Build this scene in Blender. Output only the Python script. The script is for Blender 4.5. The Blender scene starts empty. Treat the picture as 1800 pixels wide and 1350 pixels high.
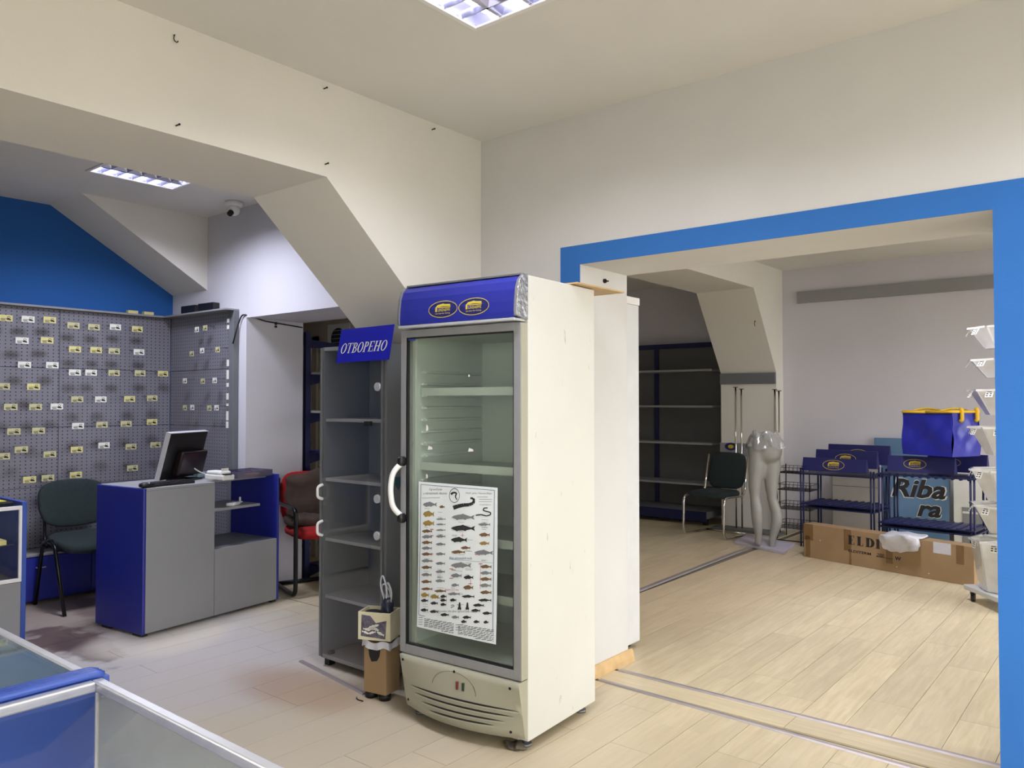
import bpy, bmesh, math, random
from mathutils import Vector, Matrix
random.seed(7)
PI = math.pi
scene = bpy.context.scene
COL = scene.collection

# ---------------------------------------------------------------- camera
cam_d = bpy.data.cameras.new('camera'); cam = bpy.data.objects.new('camera', cam_d); COL.objects.link(cam)
cam_d.sensor_width = 36.0; cam_d.lens = 1385.0 / 1800.0 * 36.0; cam_d.clip_start = 0.05
_yaw, _pit = math.radians(39.15), math.atan(32 / 1385.0)
cam.location = (0, 0, 1.45)
cam.rotation_euler = Vector((-math.sin(_yaw) * math.cos(_pit), math.cos(_yaw) * math.cos(_pit), math.sin(_pit))).to_track_quat('-Z', 'Y').to_euler()
scene.camera = cam

# ---------------------------------------------------------------- world, exposure
w = bpy.data.worlds.new('overcast_sky'); scene.world = w; w.use_nodes = True
bg = w.node_tree.nodes['Background']; bg.inputs[0].default_value = (1.0, 0.99, 0.975, 1); bg.inputs[1].default_value = 6.2
vs = scene.view_settings
vs.view_transform = 'Standard'; vs.look = 'None'; vs.gamma = 1.0; vs.exposure = 0.28
try: vs.use_curve_mapping = False
except Exception: pass

def portal(loc, rot, sx, sy):
    l = bpy.data.lights.new('window_portal', 'AREA'); l.shape = 'RECTANGLE'; l.size = sx; l.size_y = sy
    l.cycles.is_portal = True
    o = bpy.data.objects.new('window_portal', l); o.location = loc; o.rotation_euler = rot; COL.objects.link(o)
LAMP_FRONT, LAMP_COUNTER, LAMP_SIDE = 18.0, 33.0, 34.0     # watts of the recessed lamps
XE = 2.6               # street side wall
portal((XE + .02, 1.0, 1.5), (0, PI / 2, 0), 2.1, 3.6)
portal((.75, -1.99, 1.325), (-PI / 2, 0, 0), 2.8, 1.65)
portal((XE + .02, 6.45, 1.325), (0, PI / 2, 0), 2.45, 4.3)

# ---------------------------------------------------------------- materials
def lin(c):
    return tuple((v / 255 / 12.92) if v / 255 <= .04045 else ((v / 255 + .055) / 1.055) ** 2.4 for v in c)
MATS = {}
def mat(name, rgb, rough=.5, metal=0.0, var=.05, scale=6.0, bump=0.0, bscale=60.0, coat=0.0, dist=.004):
    if name in MATS: return MATS[name]
    m = bpy.data.materials.new(name); m.use_nodes = True
    nt = m.node_tree; b = nt.nodes['Principled BSDF']
    c = lin(rgb)
    tc = nt.nodes.new('ShaderNodeTexCoord')
    n = nt.nodes.new('ShaderNodeTexNoise'); n.inputs['Scale'].default_value = scale; n.inputs['Detail'].default_value = 4
    nt.links.new(tc.outputs['Object'], n.inputs['Vector'])
    r = nt.nodes.new('ShaderNodeValToRGB')
    r.color_ramp.elements[0].position = .3; r.color_ramp.elements[1].position = .7
    r.color_ramp.elements[0].color = tuple(v * (1 - var) for v in c) + (1,)
    r.color_ramp.elements[1].color = tuple(min(1, v * (1 + var)) for v in c) + (1,)
    nt.links.new(n.outputs['Fac'], r.inputs[0]); nt.links.new(r.outputs[0], b.inputs['Base Color'])
    b.inputs['Roughness'].default_value = rough; b.inputs['Metallic'].default_value = metal
    b.inputs['Coat Weight'].default_value = coat
    if bump:
        n2 = nt.nodes.new('ShaderNodeTexNoise'); n2.inputs['Scale'].default_value = bscale; n2.inputs['Detail'].default_value = 3
        nt.links.new(tc.outputs['Object'], n2.inputs['Vector'])
        bp = nt.nodes.new('ShaderNodeBump'); bp.inputs['Strength'].default_value = bump; bp.inputs['Distance'].default_value = dist
        nt.links.new(n2.outputs['Fac'], bp.inputs['Height']); nt.links.new(bp.outputs[0], b.inputs['Normal'])
    MATS[name] = m
    return m
def glass(name, tint=(255, 255, 255), refl=1.0, haze=0.0, hazecol=(150, 155, 152), rough=.02):
    if name in MATS: return MATS[name]
    m = bpy.data.materials.new(name); m.use_nodes = True; nt = m.node_tree
    nt.nodes.remove(nt.nodes['Principled BSDF'])
    out = nt.nodes['Material Output']
    t = nt.nodes.new('ShaderNodeBsdfTransparent'); t.inputs[0].default_value = lin(tint) + (1,)
    g = nt.nodes.new('ShaderNodeBsdfGlossy'); g.inputs['Roughness'].default_value = rough
    fr = nt.nodes.new('ShaderNodeLayerWeight'); fr.inputs[0].default_value = .5
    pw = nt.nodes.new('ShaderNodeMath'); pw.operation = 'POWER'; pw.inputs[1].default_value = 4.0; nt.links.new(fr.outputs['Facing'], pw.inputs[0])
    mu = nt.nodes.new('ShaderNodeMath'); mu.operation = 'MULTIPLY_ADD'; mu.inputs[1].default_value = .8 * refl; mu.inputs[2].default_value = .03 * refl; mu.use_clamp = True
    mx = nt.nodes.new('ShaderNodeMixShader')
    nt.links.new(pw.outputs[0], mu.inputs[0]); nt.links.new(mu.outputs[0], mx.inputs[0])
    nt.links.new(g.outputs[0], mx.inputs[2])
    if haze:
        d = nt.nodes.new('ShaderNodeBsdfDiffuse'); d.inputs[0].default_value = lin(hazecol) + (1,)
        tc = nt.nodes.new('ShaderNodeTexCoord'); n = nt.nodes.new('ShaderNodeTexNoise'); n.inputs['Scale'].default_value = 5
        nt.links.new(tc.outputs['Object'], n.inputs['Vector'])
        mr = nt.nodes.new('ShaderNodeMapRange'); mr.inputs[1].default_value = .3; mr.inputs[2].default_value = .7
        mr.inputs[3].default_value = haze * .8; mr.inputs[4].default_value = min(1, haze * 1.2)
        nt.links.new(n.outputs['Fac'], mr.inputs[0])
        m2 = nt.nodes.new('ShaderNodeMixShader'); nt.links.new(mr.outputs[0], m2.inputs[0])
        nt.links.new(t.outputs[0], m2.inputs[1]); nt.links.new(d.outputs[0], m2.inputs[2])
        nt.links.new(m2.outputs[0], mx.inputs[1])
    else:
        nt.links.new(t.outputs[0], mx.inputs[1])
    nt.links.new(mx.outputs[0], out.inputs[0])
    MATS[name] = m
    return m
def emis(name, rgb, st):
    m = bpy.data.materials.new(name); m.use_nodes = True; b = m.node_tree.nodes['Principled BSDF']
    b.inputs['Base Color'].default_value = lin(rgb) + (1,)
    b.inputs['Emission Color'].default_value = lin(rgb) + (1,); b.inputs['Emission Strength'].default_value = st
    return m

def wall_mat(name, rgb, var=.035):
    m = mat(name, rgb, .85, 0, var, 1.3, .25, 90, dist=.002)
    return m
M_WALL = wall_mat('wall_paint', (221, 218, 209))
M_CEIL = wall_mat('ceiling_paint', (218, 216, 210))
M_CREAM = wall_mat('cream_paint', (203, 202, 199))
M_BLUEWALL = wall_mat('blue_wall_paint', (28, 88, 158), .05)
M_BLUETRIM = wall_mat('blue_band_paint', (42, 106, 180), .05)
M_LAV = wall_mat('white_wall_paint', (200, 199, 204))
M_GREYWALL = wall_mat('grey_wall_paint', (204, 202, 208))
M_BEIGE = wall_mat('beige_paint', (196, 186, 168))
M_GREYP = mat('grey_laminate', (142, 143, 144), .45, 0, .03, 3, .05, 200)
M_GREYD = mat('dark_grey_laminate', (106, 109, 112), .5, 0, .04, 4)
M_BLUEP = mat('royal_blue_laminate', (34, 42, 138), .35, 0, .05, 3)
M_BLUEL = mat('mid_blue_plastic', (54, 82, 164), .4, 0, .06, 8)
M_NAVY = mat('navy_metal', (22, 28, 74), .4, .2, .08, 9)
M_NAVYB = mat('navy_card', (26, 28, 92), .5, 0, .05, 5)
M_ALU = mat('brushed_aluminium', (206, 207, 210), .38, .45, .05, 20)
M_ALUD = mat('grey_anodised_metal', (128, 130, 132), .4, .5, .05, 20)
M_WHITEP = mat('white_plastic', (226, 226, 222), .4, 0, .03, 8)
M_BLACK = mat('black_plastic', (16, 16, 18), .45, 0, .1, 12)
M_BLACKM = mat('black_metal', (14, 14, 15), .3, .3, .1, 12)
M_CHROME = mat('chrome', (214, 212, 206), .12, 1.0, .02, 4)
M_GREEN = mat('dark_green_fabric', (34, 46, 46), .95, 0, .12, 40, .4, 500)
M_CARD = mat('brown_cardboard', (158, 131, 96), .85, 0, .07, 5, .15, 120)
M_TAPE = mat('brown_packing_tape', (124, 96, 62), .35, 0, .08, 14)
M_YEL = mat('yellow_print', (208, 184, 44), .5, 0, .05, 20)
M_PALEY = mat('pale_yellow_print', (206, 200, 150), .5, 0, .05, 20)
M_INK = mat('dark_print_ink', (36, 34, 36), .7, 0, .1, 30)
M_TAGY = mat('pale_yellow_paper', (214, 206, 140), .7, 0, .06, 25)
M_TAGW = mat('white_paper', (226, 226, 214), .7, 0, .04, 25)
M_TAGG = mat('aged_paper', (196, 192, 146), .7, 0, .06, 25)
M_WOOD = mat('pale_wood', (198, 166, 116), .55, 0, .12, 16)
M_STRIP = mat('aluminium_floor_strip', (176, 168, 166), .42, .55, .06, 12)
M_FOIL = mat('silver_foil', (170, 172, 176), .28, .75, .15, 22, .8, 40, dist=.01)
M_BAGP = mat('white_carrier_bag_film', (205, 206, 214), .35, 0, .05, 10, .6, 30, dist=.01)
G_CLEAR = glass('clear_glass')
G_CASE = glass('display_case_glass', (240, 248, 250), 1.2, .22, (150, 168, 178))
G_FRIDGE = glass('fridge_door_glass', (244, 248, 244), .8, .05, (170, 176, 170))
G_FROST = glass('hazy_rear_glass', (235, 240, 240), .6, .6, (190, 196, 194), .2)
G_PLAST = glass('clear_plastic', (250, 250, 250), 2.2, .5, (248, 248, 244), .15)
G_WRAP = glass('crinkled_plastic_wrap', (246, 246, 246), 2.2, .35, (205, 205, 205), .15)

def scuffed():
    m = mat('scuffed_white_enamel', (214, 214, 206), .38, 0, .03, 2)
    nt = m.node_tree; b = nt.nodes['Principled BSDF']
    base = b.inputs['Base Color'].links[0].from_socket
    tc = nt.nodes.new('ShaderNodeTexCoord'); mp = nt.nodes.new('ShaderNodeMapping'); mp.inputs['Scale'].default_value = (18, 13, 5)
    mp.inputs['Rotation'].default_value = (.4, .2, .6)
    n = nt.nodes.new('ShaderNodeTexNoise'); n.inputs['Scale'].default_value = 2.2; n.inputs['Detail'].default_value = 6
    nt.links.new(tc.outputs['Object'], mp.inputs[0]); nt.links.new(mp.outputs[0], n.inputs['Vector'])
    r = nt.nodes.new('ShaderNodeValToRGB'); r.color_ramp.elements[0].position = .69; r.color_ramp.elements[1].position = .80
    nt.links.new(n.outputs['Fac'], r.inputs[0])
    mx = nt.nodes.new('ShaderNodeMix'); mx.data_type = 'RGBA'; mx.inputs['B'].default_value = lin((160, 154, 138)) + (1,)
    nt.links.new(r.outputs[0], mx.inputs['Factor']); nt.links.new(base, mx.inputs['A']); nt.links.new(mx.outputs['Result'], b.inputs['Base Color'])
    return m
M_ENAMEL = scuffed()
M_DOOR = mat('grey_door_profile', (158, 159, 160), .4, .4, .04, 20)
M_FRCREAM = mat('cream_plastic', (168, 166, 146), .45, 0, .05, 4)
M_LINER = mat('fridge_liner', (212, 217, 211), .4, 0, .03, 3)

def pegboard_mat():
    m = mat('perforated_grey_metal', (126, 125, 134), .45, .15, .03, 3)
    nt = m.node_tree; b = nt.nodes['Principled BSDF']; base = b.inputs['Base Color'].links[0].from_socket
    tc = nt.nodes.new('ShaderNodeTexCoord')
    sx = nt.nodes.new('ShaderNodeSeparateXYZ'); nt.links.new(tc.outputs['Object'], sx.inputs[0])
    def mth(op, a, bb=None):
        k = nt.nodes.new('ShaderNodeMath'); k.operation = op
        for i, v in enumerate((a, bb)):
            if v is None: continue
            if isinstance(v, (int, float)): k.inputs[i].default_value = v
            else: nt.links.new(v, k.inputs[i])
        return k.outputs[0]
    u = mth('SUBTRACT', mth('FRACT', mth('MULTIPLY', sx.outputs['X'], 1 / .036)), .5)
    v = mth('SUBTRACT', mth('FRACT', mth('MULTIPLY', sx.outputs['Z'], 1 / .027)), .5)
    d = mth('ADD', mth('MULTIPLY', mth('POWER', u, 2.0), 1.8), mth('POWER', v, 2.0))
    hole = mth('LESS_THAN', d, .028)
    mx = nt.nodes.new('ShaderNodeMix'); mx.data_type = 'RGBA'; mx.inputs['B'].default_value = lin((28, 27, 32)) + (1,)
    nt.links.new(hole, mx.inputs['Factor']); nt.links.new(base, mx.inputs['A']); nt.links.new(mx.outputs['Result'], b.inputs['Base Color'])
    return m
M_PEG = pegboard_mat()

def plank_mat():
    m = bpy.data.materials.new('laminate_plank'); m.use_nodes = True; nt = m.node_tree; b = nt.nodes['Principled BSDF']
    N = nt.nodes.new; L = nt.links.new
    tc = N('ShaderNodeTexCoord'); oi = N('ShaderNodeObjectInfo'); geo = N('ShaderNodeNewGeometry')
    ad = N('ShaderNodeVectorMath'); ad.operation = 'ADD'
    sc = N('ShaderNodeVectorMath'); sc.operation = 'SCALE'; sc.inputs[0].default_value = (7.3, 3.1, 0)
    L(oi.outputs['Random'], sc.inputs['Scale']); L(tc.outputs['Object'], ad.inputs[0]); L(sc.outputs[0], ad.inputs[1])
    mp = N('ShaderNodeMapping'); mp.inputs['Scale'].default_value = (26, 2.2, 1); L(ad.outputs[0], mp.inputs[0])
    n = N('ShaderNodeTexNoise'); n.inputs['Scale'].default_value = 1.6; n.inputs['Detail'].default_value = 6; n.inputs['Distortion'].default_value = .8
    L(mp.outputs[0], n.inputs['Vector'])
    br = N('ShaderNodeTexBrick'); br.inputs['Scale'].default_value = 1; br.inputs['Mortar Size'].default_value = .0
    br.inputs['Brick Width'].default_value = .42; br.inputs['Row Height'].default_value = .066; br.offset = .45
    br.inputs['Color1'].default_value = (0, 0, 0, 1); br.inputs['Color2'].default_value = (1, 1, 1, 1)
    rot = N('ShaderNodeMapping'); rot.inputs['Rotation'].default_value = (0, 0, PI / 2); L(ad.outputs[0], rot.inputs[0]); L(rot.outputs[0], br.inputs['Vector'])
    r = N('ShaderNodeValToRGB'); r.color_ramp.elements[0].position = .28; r.color_ramp.elements[1].position = .75
    r.color_ramp.elements[0].color = lin((202, 187, 152)) + (1,); r.color_ramp.elements[1].color = lin((220, 207, 174)) + (1,)
    L(n.outputs['Fac'], r.inputs[0])
    hs = N('ShaderNodeHueSaturation'); L(r.outputs[0], hs.inputs['Color'])
    mm = N('ShaderNodeMath'); mm.operation = 'MULTIPLY_ADD'; mm.inputs[1].default_value = .10; mm.inputs[2].default_value = .95; L(br.outputs['Color'], mm.inputs[0])
    m2 = N('ShaderNodeMath'); m2.operation = 'MULTIPLY_ADD'; m2.inputs[1].default_value = .12; L(oi.outputs['Random'], m2.inputs[0])
    m3 = N('ShaderNodeMath'); m3.operation = 'SUBTRACT'; m3.inputs[1].default_value = .06; L(mm.outputs[0], m3.inputs[0]); L(m3.outputs[0], m2.inputs[2])
    L(m2.outputs[0], hs.inputs['Value'])
    # worn, greyed traffic areas, stains and painted-in dimness of the front floor (world position)
    n2 = N('ShaderNodeTexNoise'); n2.inputs['Scale'].default_value = 1.5; n2.inputs['Detail'].default_value = 5; L(geo.outputs['Position'], n2.inputs['Vector'])
    sp = N('ShaderNodeSeparateXYZ'); L(geo.outputs['Position'], sp.inputs[0])
    def blob(cx, cy, rx, ry, soft, amp=.55, nz=None):
        cmb = N('ShaderNodeVectorMath'); cmb.operation = 'SUBTRACT'; cmb.inputs[1].default_value = (cx, cy, 0); L(geo.outputs['Position'], cmb.inputs[0])
        s2 = N('ShaderNodeVectorMath'); s2.operation = 'MULTIPLY'; s2.inputs[1].default_value = (1 / rx, 1 / ry, 0); L(cmb.outputs[0], s2.inputs[0])
        ln = N('ShaderNodeVectorMath'); ln.operation = 'LENGTH'; L(s2.outputs[0], ln.inputs[0])
        nn = N('ShaderNodeMath'); nn.operation = 'MULTIPLY_ADD'; nn.inputs[1].default_value = amp * 2; nn.inputs[2].default_value = -amp; L((nz or n2).outputs['Fac'], nn.inputs[0])
        a = N('ShaderNodeMath'); a.operation = 'ADD'; L(ln.outputs['Value'], a.inputs[0]); L(nn.outputs[0], a.inputs[1])
        mr = N('ShaderNodeMapRange'); mr.inputs[1].default_value = 1 - soft; mr.inputs[2].default_value = 1 + soft
        mr.inputs[3].default_value = 1; mr.inputs[4].default_value = 0; mr.interpolation_type = 'SMOOTHSTEP'; L(a.outputs[0], mr.inputs[0])
        return mr.outputs[0]
    n3 = N('ShaderNodeTexNoise'); n3.inputs['Scale'].default_value = 4.5; n3.inputs['Detail'].default_value = 7; L(geo.outputs['Position'], n3.inputs['Vector'])
    cur = hs.outputs[0]
    def mix(col, fac, k):
        nonlocal cur
        ml = N('ShaderNodeMath'); ml.operation = 'MULTIPLY'; ml.inputs[1].default_value = k; L(fac, ml.inputs[0])
        x = N('ShaderNodeMix'); x.data_type = 'RGBA'; x.inputs['B'].default_value = lin(col) + (1,)
        L(ml.outputs[0], x.inputs['Factor']); L(cur, x.inputs['A']); cur = x.outputs['Result']
    mix((200, 196, 184), blob(-4.1, 2.0, 1.9, 1.35, .35, .4), .85)
    mix((182, 168, 140), blob(-2.0, 2.0, 1.9, 1.2, .4, .4), .6)  # front floor wear, also darkened here to paint in its dimmer light
    mix((190, 186, 192), blob(-4.3, 2.25, .9, .8, .4), .5)
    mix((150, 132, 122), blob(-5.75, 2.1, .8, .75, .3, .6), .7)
    mix((92, 74, 72), blob(-5.2, 2.05, .40, .16, .22, 1.5, n3), .85)
    mix((88, 72, 74), blob(-4.85, 2.02, .36, .10, .25, 1.5, n3), .8)
    mix((110, 92, 88), blob(-5.7, 2.5, .45, .12, .3, 1.6, n3), .6)
    mix((216, 208, 192), blob(-4.75, 2.42, .36, .42, .25, .3), .75)
    mix((160, 126, 90), blob(-3.35, 2.45, .45, .2, .5, .5), .55)
    mix((176, 146, 112), blob(-2.9, 5.6, .8, 2.4, .5, .4), .35)
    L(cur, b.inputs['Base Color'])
    b.inputs['Roughness'].default_value = .36
    bp = N('ShaderNodeBump'); bp.inputs['Strength'].default_value = .06; bp.inputs['Distance'].default_value = .002; L(n.outputs['Fac'], bp.inputs['Height']); L(bp.outputs[0], b.inputs['Normal'])
    return m
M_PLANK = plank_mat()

# ---------------------------------------------------------------- mesh helpers
class MB:
    def __init__(s): s.v = []; s.f = []; s.sm = []
    def add(s, vs, fs, smooth=False):
        o = len(s.v); s.v += [tuple(p) for p in vs]
        for f in fs: s.f.append([i + o for i in f]); s.sm.append(smooth)
        return s
    def box(s, x0, x1, y0, y1, z0, z1):
        return s.add([(x, y, z) for z in (z0, z1) for y in (y0, y1) for x in (x0, x1)],
                     [(0, 2, 3, 1), (4, 5, 7, 6), (0, 1, 5, 4), (2, 6, 7, 3), (0, 4, 6, 2), (1, 3, 7, 5)])
    def prism(s, poly, a0, a1, axis='x'):
        n = len(poly)
        def pt(p, a): return (a, p[0], p[1]) if axis == 'x' else ((p[0], a, p[1]) if axis == 'y' else (p[0], p[1], a))
        vs = [pt(p, a0) for p in poly] + [pt(p, a1) for p in poly]
        return s.add(vs, [tuple(range(n)), tuple(range(2 * n - 1, n - 1, -1))] + [(i, i + n, (i + 1) % n + n, (i + 1) % n) for i in range(n)])
    def cyl(s, p0, p1, r0, r1=None, n=12, cap=True):
        r1 = r0 if r1 is None else r1
        p0, p1 = Vector(p0), Vector(p1); d = (p1 - p0).normalized()
        a = d.orthogonal().normalized(); b = d.cross(a)
        vs = []
        for p, r in ((p0, r0), (p1, r1)):
            vs += [p + (a * math.cos(2 * PI * i / n) + b * math.sin(2 * PI * i / n)) * r for i in range(n)]
        s.add(vs, [(i, (i + 1) % n, (i + 1) % n + n, i + n) for i in range(n)], True)
        if cap: s.add(vs, [tuple(range(n - 1, -1, -1)), tuple(range(n, 2 * n))])
        return s
    def tube(s, pts, r, n=8, cap=True):
        pts = [Vector(p) for p in pts]; rings = []
        prev = None
        for i, p in enumerate(pts):
            t = (pts[min(i + 1, len(pts) - 1)] - pts[max(i - 1, 0)]).normalized()
            a = t.orthogonal().normalized() if prev is None else (prev - t * prev.dot(t)).normalized()
            prev = a; b = t.cross(a); rr = r[i] if isinstance(r, (list, tuple)) else r
            rings.append([p + (a * math.cos(2 * PI * k / n) + b * math.sin(2 * PI * k / n)) * rr for k in range(n)])
        vs = [v for g in rings for v in g]; fs = []
        for i in range(len(rings) - 1):
            for k in range(n):
                fs.append((i * n + k, i * n + (k + 1) % n, (i + 1) * n + (k + 1) % n, (i + 1) * n + k))
        s.add(vs, fs, True)
        if cap: s.add(vs, [tuple(range(n - 1, -1, -1)), tuple(range((len(rings) - 1) * n, len(rings) * n))])
        return s
    def lathe(s, prof, c=(0, 0, 0), n=20, smooth=True):
        vs = [(c[0] + r * math.cos(2 * PI * k / n), c[1] + r * math.sin(2 * PI * k / n), c[2] + z) for r, z in prof for k in range(n)]
        fs = [(i * n + k, i * n + (k + 1) % n, (i + 1) * n + (k + 1) % n, (i + 1) * n + k) for i in range(len(prof) - 1) for k in range(n)]
        return s.add(vs, fs, smooth)
    def soft(s, c, sz, e=.35, e2=.35, nu=20, nv=12, bend=None):
        def sp(v, p): return math.copysign(abs(v) ** p, v)
        vs = []
        for j in range(nv + 1):
            ph = -PI / 2 + PI * j / nv
            for i in range(nu):
                th = 2 * PI * i / nu
                p = [sz[0] / 2 * sp(math.cos(ph), e2) * sp(math.cos(th), e), sz[1] / 2 * sp(math.cos(ph), e2) * sp(math.sin(th), e), sz[2] / 2 * sp(math.sin(ph), e2)]
                if bend: p = bend(p)
                vs.append((c[0] + p[0], c[1] + p[1], c[2] + p[2]))
        fs = [(j * nu + i, j * nu + (i + 1) % nu, (j + 1) * nu + (i + 1) % nu, (j + 1) * nu + i) for j in range(nv) for i in range(nu)]
        return s.add(vs, fs, True)
    def grid(s, fn, nu, nv, smooth=True):
        vs = [fn(i / nu, j / nv) for j in range(nv + 1) for i in range(nu + 1)]
        fs = [(j * (nu + 1) + i, j * (nu + 1) + i + 1, (j + 1) * (nu + 1) + i + 1, (j + 1) * (nu + 1) + i) for j in range(nv) for i in range(nu)]
        return s.add(vs, fs, smooth)
    def flat(s, polys, fn):
        for p in polys: s.add([fn(u, v) for u, v in p], [tuple(range(len(p)))])
        return s
    def mesh(s, name, material, bevel=0.0, seg=2):
        me = bpy.data.meshes.new(name); me.from_pydata(s.v, [], s.f)
        me.polygons.foreach_set('use_smooth', s.sm); me.update()
        bm = bmesh.new(); bm.from_mesh(me)
        bmesh.ops.remove_doubles(bm, verts=bm.verts, dist=1e-5)
        bmesh.ops.recalc_face_normals(bm, faces=bm.faces)
        if bevel:
            es = [e for e in bm.edges if len(e.link_faces) == 2 and e.calc_face_angle(0) > .6]
            bmesh.ops.bevel(bm, geom=es, offset=bevel, segments=seg, affect='EDGES', profile=.5, clamp_overlap=True)
        bm.to_mesh(me); bm.free()
        if material: me.materials.append(material)
        return me
    def build(s, name, material, parent=None, bevel=0.0, seg=2):
        o = bpy.data.objects.new(name, s.mesh(name, material, bevel, seg)); COL.objects.link(o)
        if parent: o.parent = parent
        return o
def inst(name, me, parent=None, loc=(0, 0, 0), rz=0.0):
    o = bpy.data.objects.new(name, me); COL.objects.link(o); o.parent = parent; o.location = loc; o.rotation_euler = (0, 0, rz); return o
def B(*a): return MB().box(*a)
def fillet(pts, r, n=5):
    pts = [Vector(p) for p in pts]; out = [pts[0]]
    for i in range(1, len(pts) - 1):
        a, p, b = pts[i - 1], pts[i], pts[i + 1]
        d1 = (a - p); d2 = (b - p); rr = min(r, d1.length * .49, d2.length * .49)
        q0 = p + d1.normalized() * rr; q1 = p + d2.normalized() * rr
        for k in range(n + 1):
            t = k / n; out.append(q0 * (1 - t) ** 2 + p * 2 * t * (1 - t) + q1 * t * t)
    out.append(pts[-1]); return out
def thing(name, label, cat, loc=(0, 0, 0), rz=0.0, group=None):
    o = bpy.data.objects.new(name, None); COL.objects.link(o); o.empty_display_size = .1
    o.location = loc; o.rotation_euler = (0, 0, rz); o['label'] = label; o['category'] = cat
    if group: o['group'] = group
    return o
def tag(o, label, cat, group=None):
    o['label'] = label; o['category'] = cat
    if group: o['group'] = group
    return o
def struct(name, mb, m, label=None, cat=None, bevel=0):
    o = mb.build(name, m, None, bevel); o['kind'] = 'structure'
    o['label'] = label or name.replace('_', ' '); o['category'] = cat or name.split('_')[0]
    return o

# 2D print helpers ------------------------------------------------
_tc = {}
def text_polys(txt, size=1.0, shear=0.0, align='LEFT', offset=0.0):
    k = (txt, shear, offset)
    if k not in _tc:
        cu = bpy.data.curves.new('t', 'FONT'); cu.body = txt; cu.size = 1.0; cu.shear = shear; cu.offset = offset; cu.resolution_u = 2
        cu.fill_mode = 'FRONT'
        o = bpy.data.objects.new('t', cu); COL.objects.link(o)
        bpy.context.view_layer.update()
        me = bpy.data.meshes.new_from_object(o.evaluated_get(bpy.context.evaluated_depsgraph_get()))
        vv = [(v.co.x, v.co.y) for v in me.vertices]
        _tc[k] = [[vv[i] for i in p.vertices] for p in me.polygons]
        bpy.data.objects.remove(o); bpy.data.curves.remove(cu); bpy.data.meshes.remove(me)
    ps = _tc[k]
    xs = [p[0] for q in ps for p in q] or [0]
    off = 0 if align == 'LEFT' else -(max(xs) + min(xs)) / 2
    return [[((x + off) * size, y * size) for x, y in q] for q in ps]
def shift(ps, dx, dy): return [[(x + dx, y + dy) for x, y in q] for q in ps]
def fitw(ps, wd, h=None):
    xs = [p[0] for q in ps for p in q]; ys = [p[1] for q in ps for p in q]
    x0, x1, y0, y1 = min(xs), max(xs), min(ys), max(ys); kx = wd / (x1 - x0); ky = (h / (y1 - y0)) if h else kx
    return [[((x - (x0 + x1) / 2) * kx, (y - (y0 + y1) / 2) * ky) for x, y in q] for q in ps]
def rect(x0, x1, y0, y1): return [(x0, y0), (x1, y0), (x1, y1), (x0, y1)]
def ring(rx, ry, t, n=40, a0=0, a1=2 * PI, ty=None):
    ty = t if ty is None else ty
    def p(k, d): a = a0 + (a1 - a0) * k / n; return ((rx - d * t) * math.cos(a), (ry - d * ty) * math.sin(a))
    return [[p(k, 0), p(k + 1, 0), p(k + 1, 1), p(k, 1)] for k in range(n)]
def emblem(w):
    h = w * .46; ps = ring(w / 2, h / 2, w * .018, 44); u = w
    ps += [[(-.26 * u, .05 * u), (-.2 * u, .12 * u), (.0 * u, .155 * u), (.06 * u, .135 * u), (.24 * u, .125 * u), (.26 * u, .07 * u), (.0 * u, .08 * u)]]
    ps += [rect(-.26 * u, -.2 * u, -.06 * u, .06 * u), rect(-.17 * u, .26 * u, .035 * u, .058 * u)]
    ps += shift(fitw(text_polys('LINEAEFFE', offset=.01), .42 * u, .075 * u), .04 * u, -.02 * u)
    ps += shift(fitw(text_polys('the best for fishing'), .5 * u, .05 * u), .0, -.115 * u)
    return ps
def fish(cx, cy, L, H, flip=1, lift=.0):
    o = [(-.5, 0), (-.42, .22), (-.25, .42), (-.1, .5), (.0, .62), (.1, .46), (.25, .25), (.34, .14), (.5, .45), (.45, 0), (.5, -.45), (.34, -.14), (.15, -.32), (.1, -.5), (.02, -.36), (-.2, -.42), (-.25, -.56), (-.32, -.34), (-.44, -.16)]
    return [(cx + flip * x * L, cy + y * H + lift * x * L) for x, y in o]
def serif(ch, st=.15):
    sf, hw = .055, .075
    def stem(x): return [rect(x, x + st, 0, 1), rect(x - hw, x + st + hw, 0, sf), rect(x - hw, x + st + hw, 1 - sf, 1)]
    if ch == 'O': return shift(ring(.37, .51, .15, 26, ty=.055), .39, .5), .84
    if ch == 'T': return stem(.3) + [rect(0, .75, .94, 1), rect(0, .05, .74, 1), rect(.7, .75, .74, 1)], .8
    if ch in 'BP':
        p = stem(.1) + shift(ring(.34, .255, .14, 14, -PI / 2, PI / 2, ty=.055), .1 + st, .745) + [rect(.05 + st, .27, .945, 1), rect(.05 + st, .27, .49, .545)]
        if ch == 'B': p += shift(ring(.4, .27, .14, 14, -PI / 2, PI / 2, ty=.055), .1 + st, .27) + [rect(.05 + st, .27, 0, .055)]
        return p, (.72 if ch == 'B' else .68)
    if ch == 'E': return stem(.1) + [rect(.05 + st, .66, .945, 1), rect(.05 + st, .68, 0, .055), rect(.05 + st, .5, .475, .53), rect(.61, .66, .76, 1), rect(.63, .68, 0, .26), rect(.46, .5, .4, .6)], .76
    if ch == 'H': return stem(.1) + stem(.58) + [rect(.05 + st, .62, .475, .535)], .9
    if ch == 'L': return stem(.1) + [rect(.05 + st, .66, 0, .055), rect(.6, .66, 0, .28)], .72
    if ch == 'D': return stem(.1) + shift(ring(.52, .5, .03 + st, 18, -PI / 2, PI / 2, ty=.055), .1 + st, .5), .84
    if ch == 'I': return stem(.1), .42
    return [], .4
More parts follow.
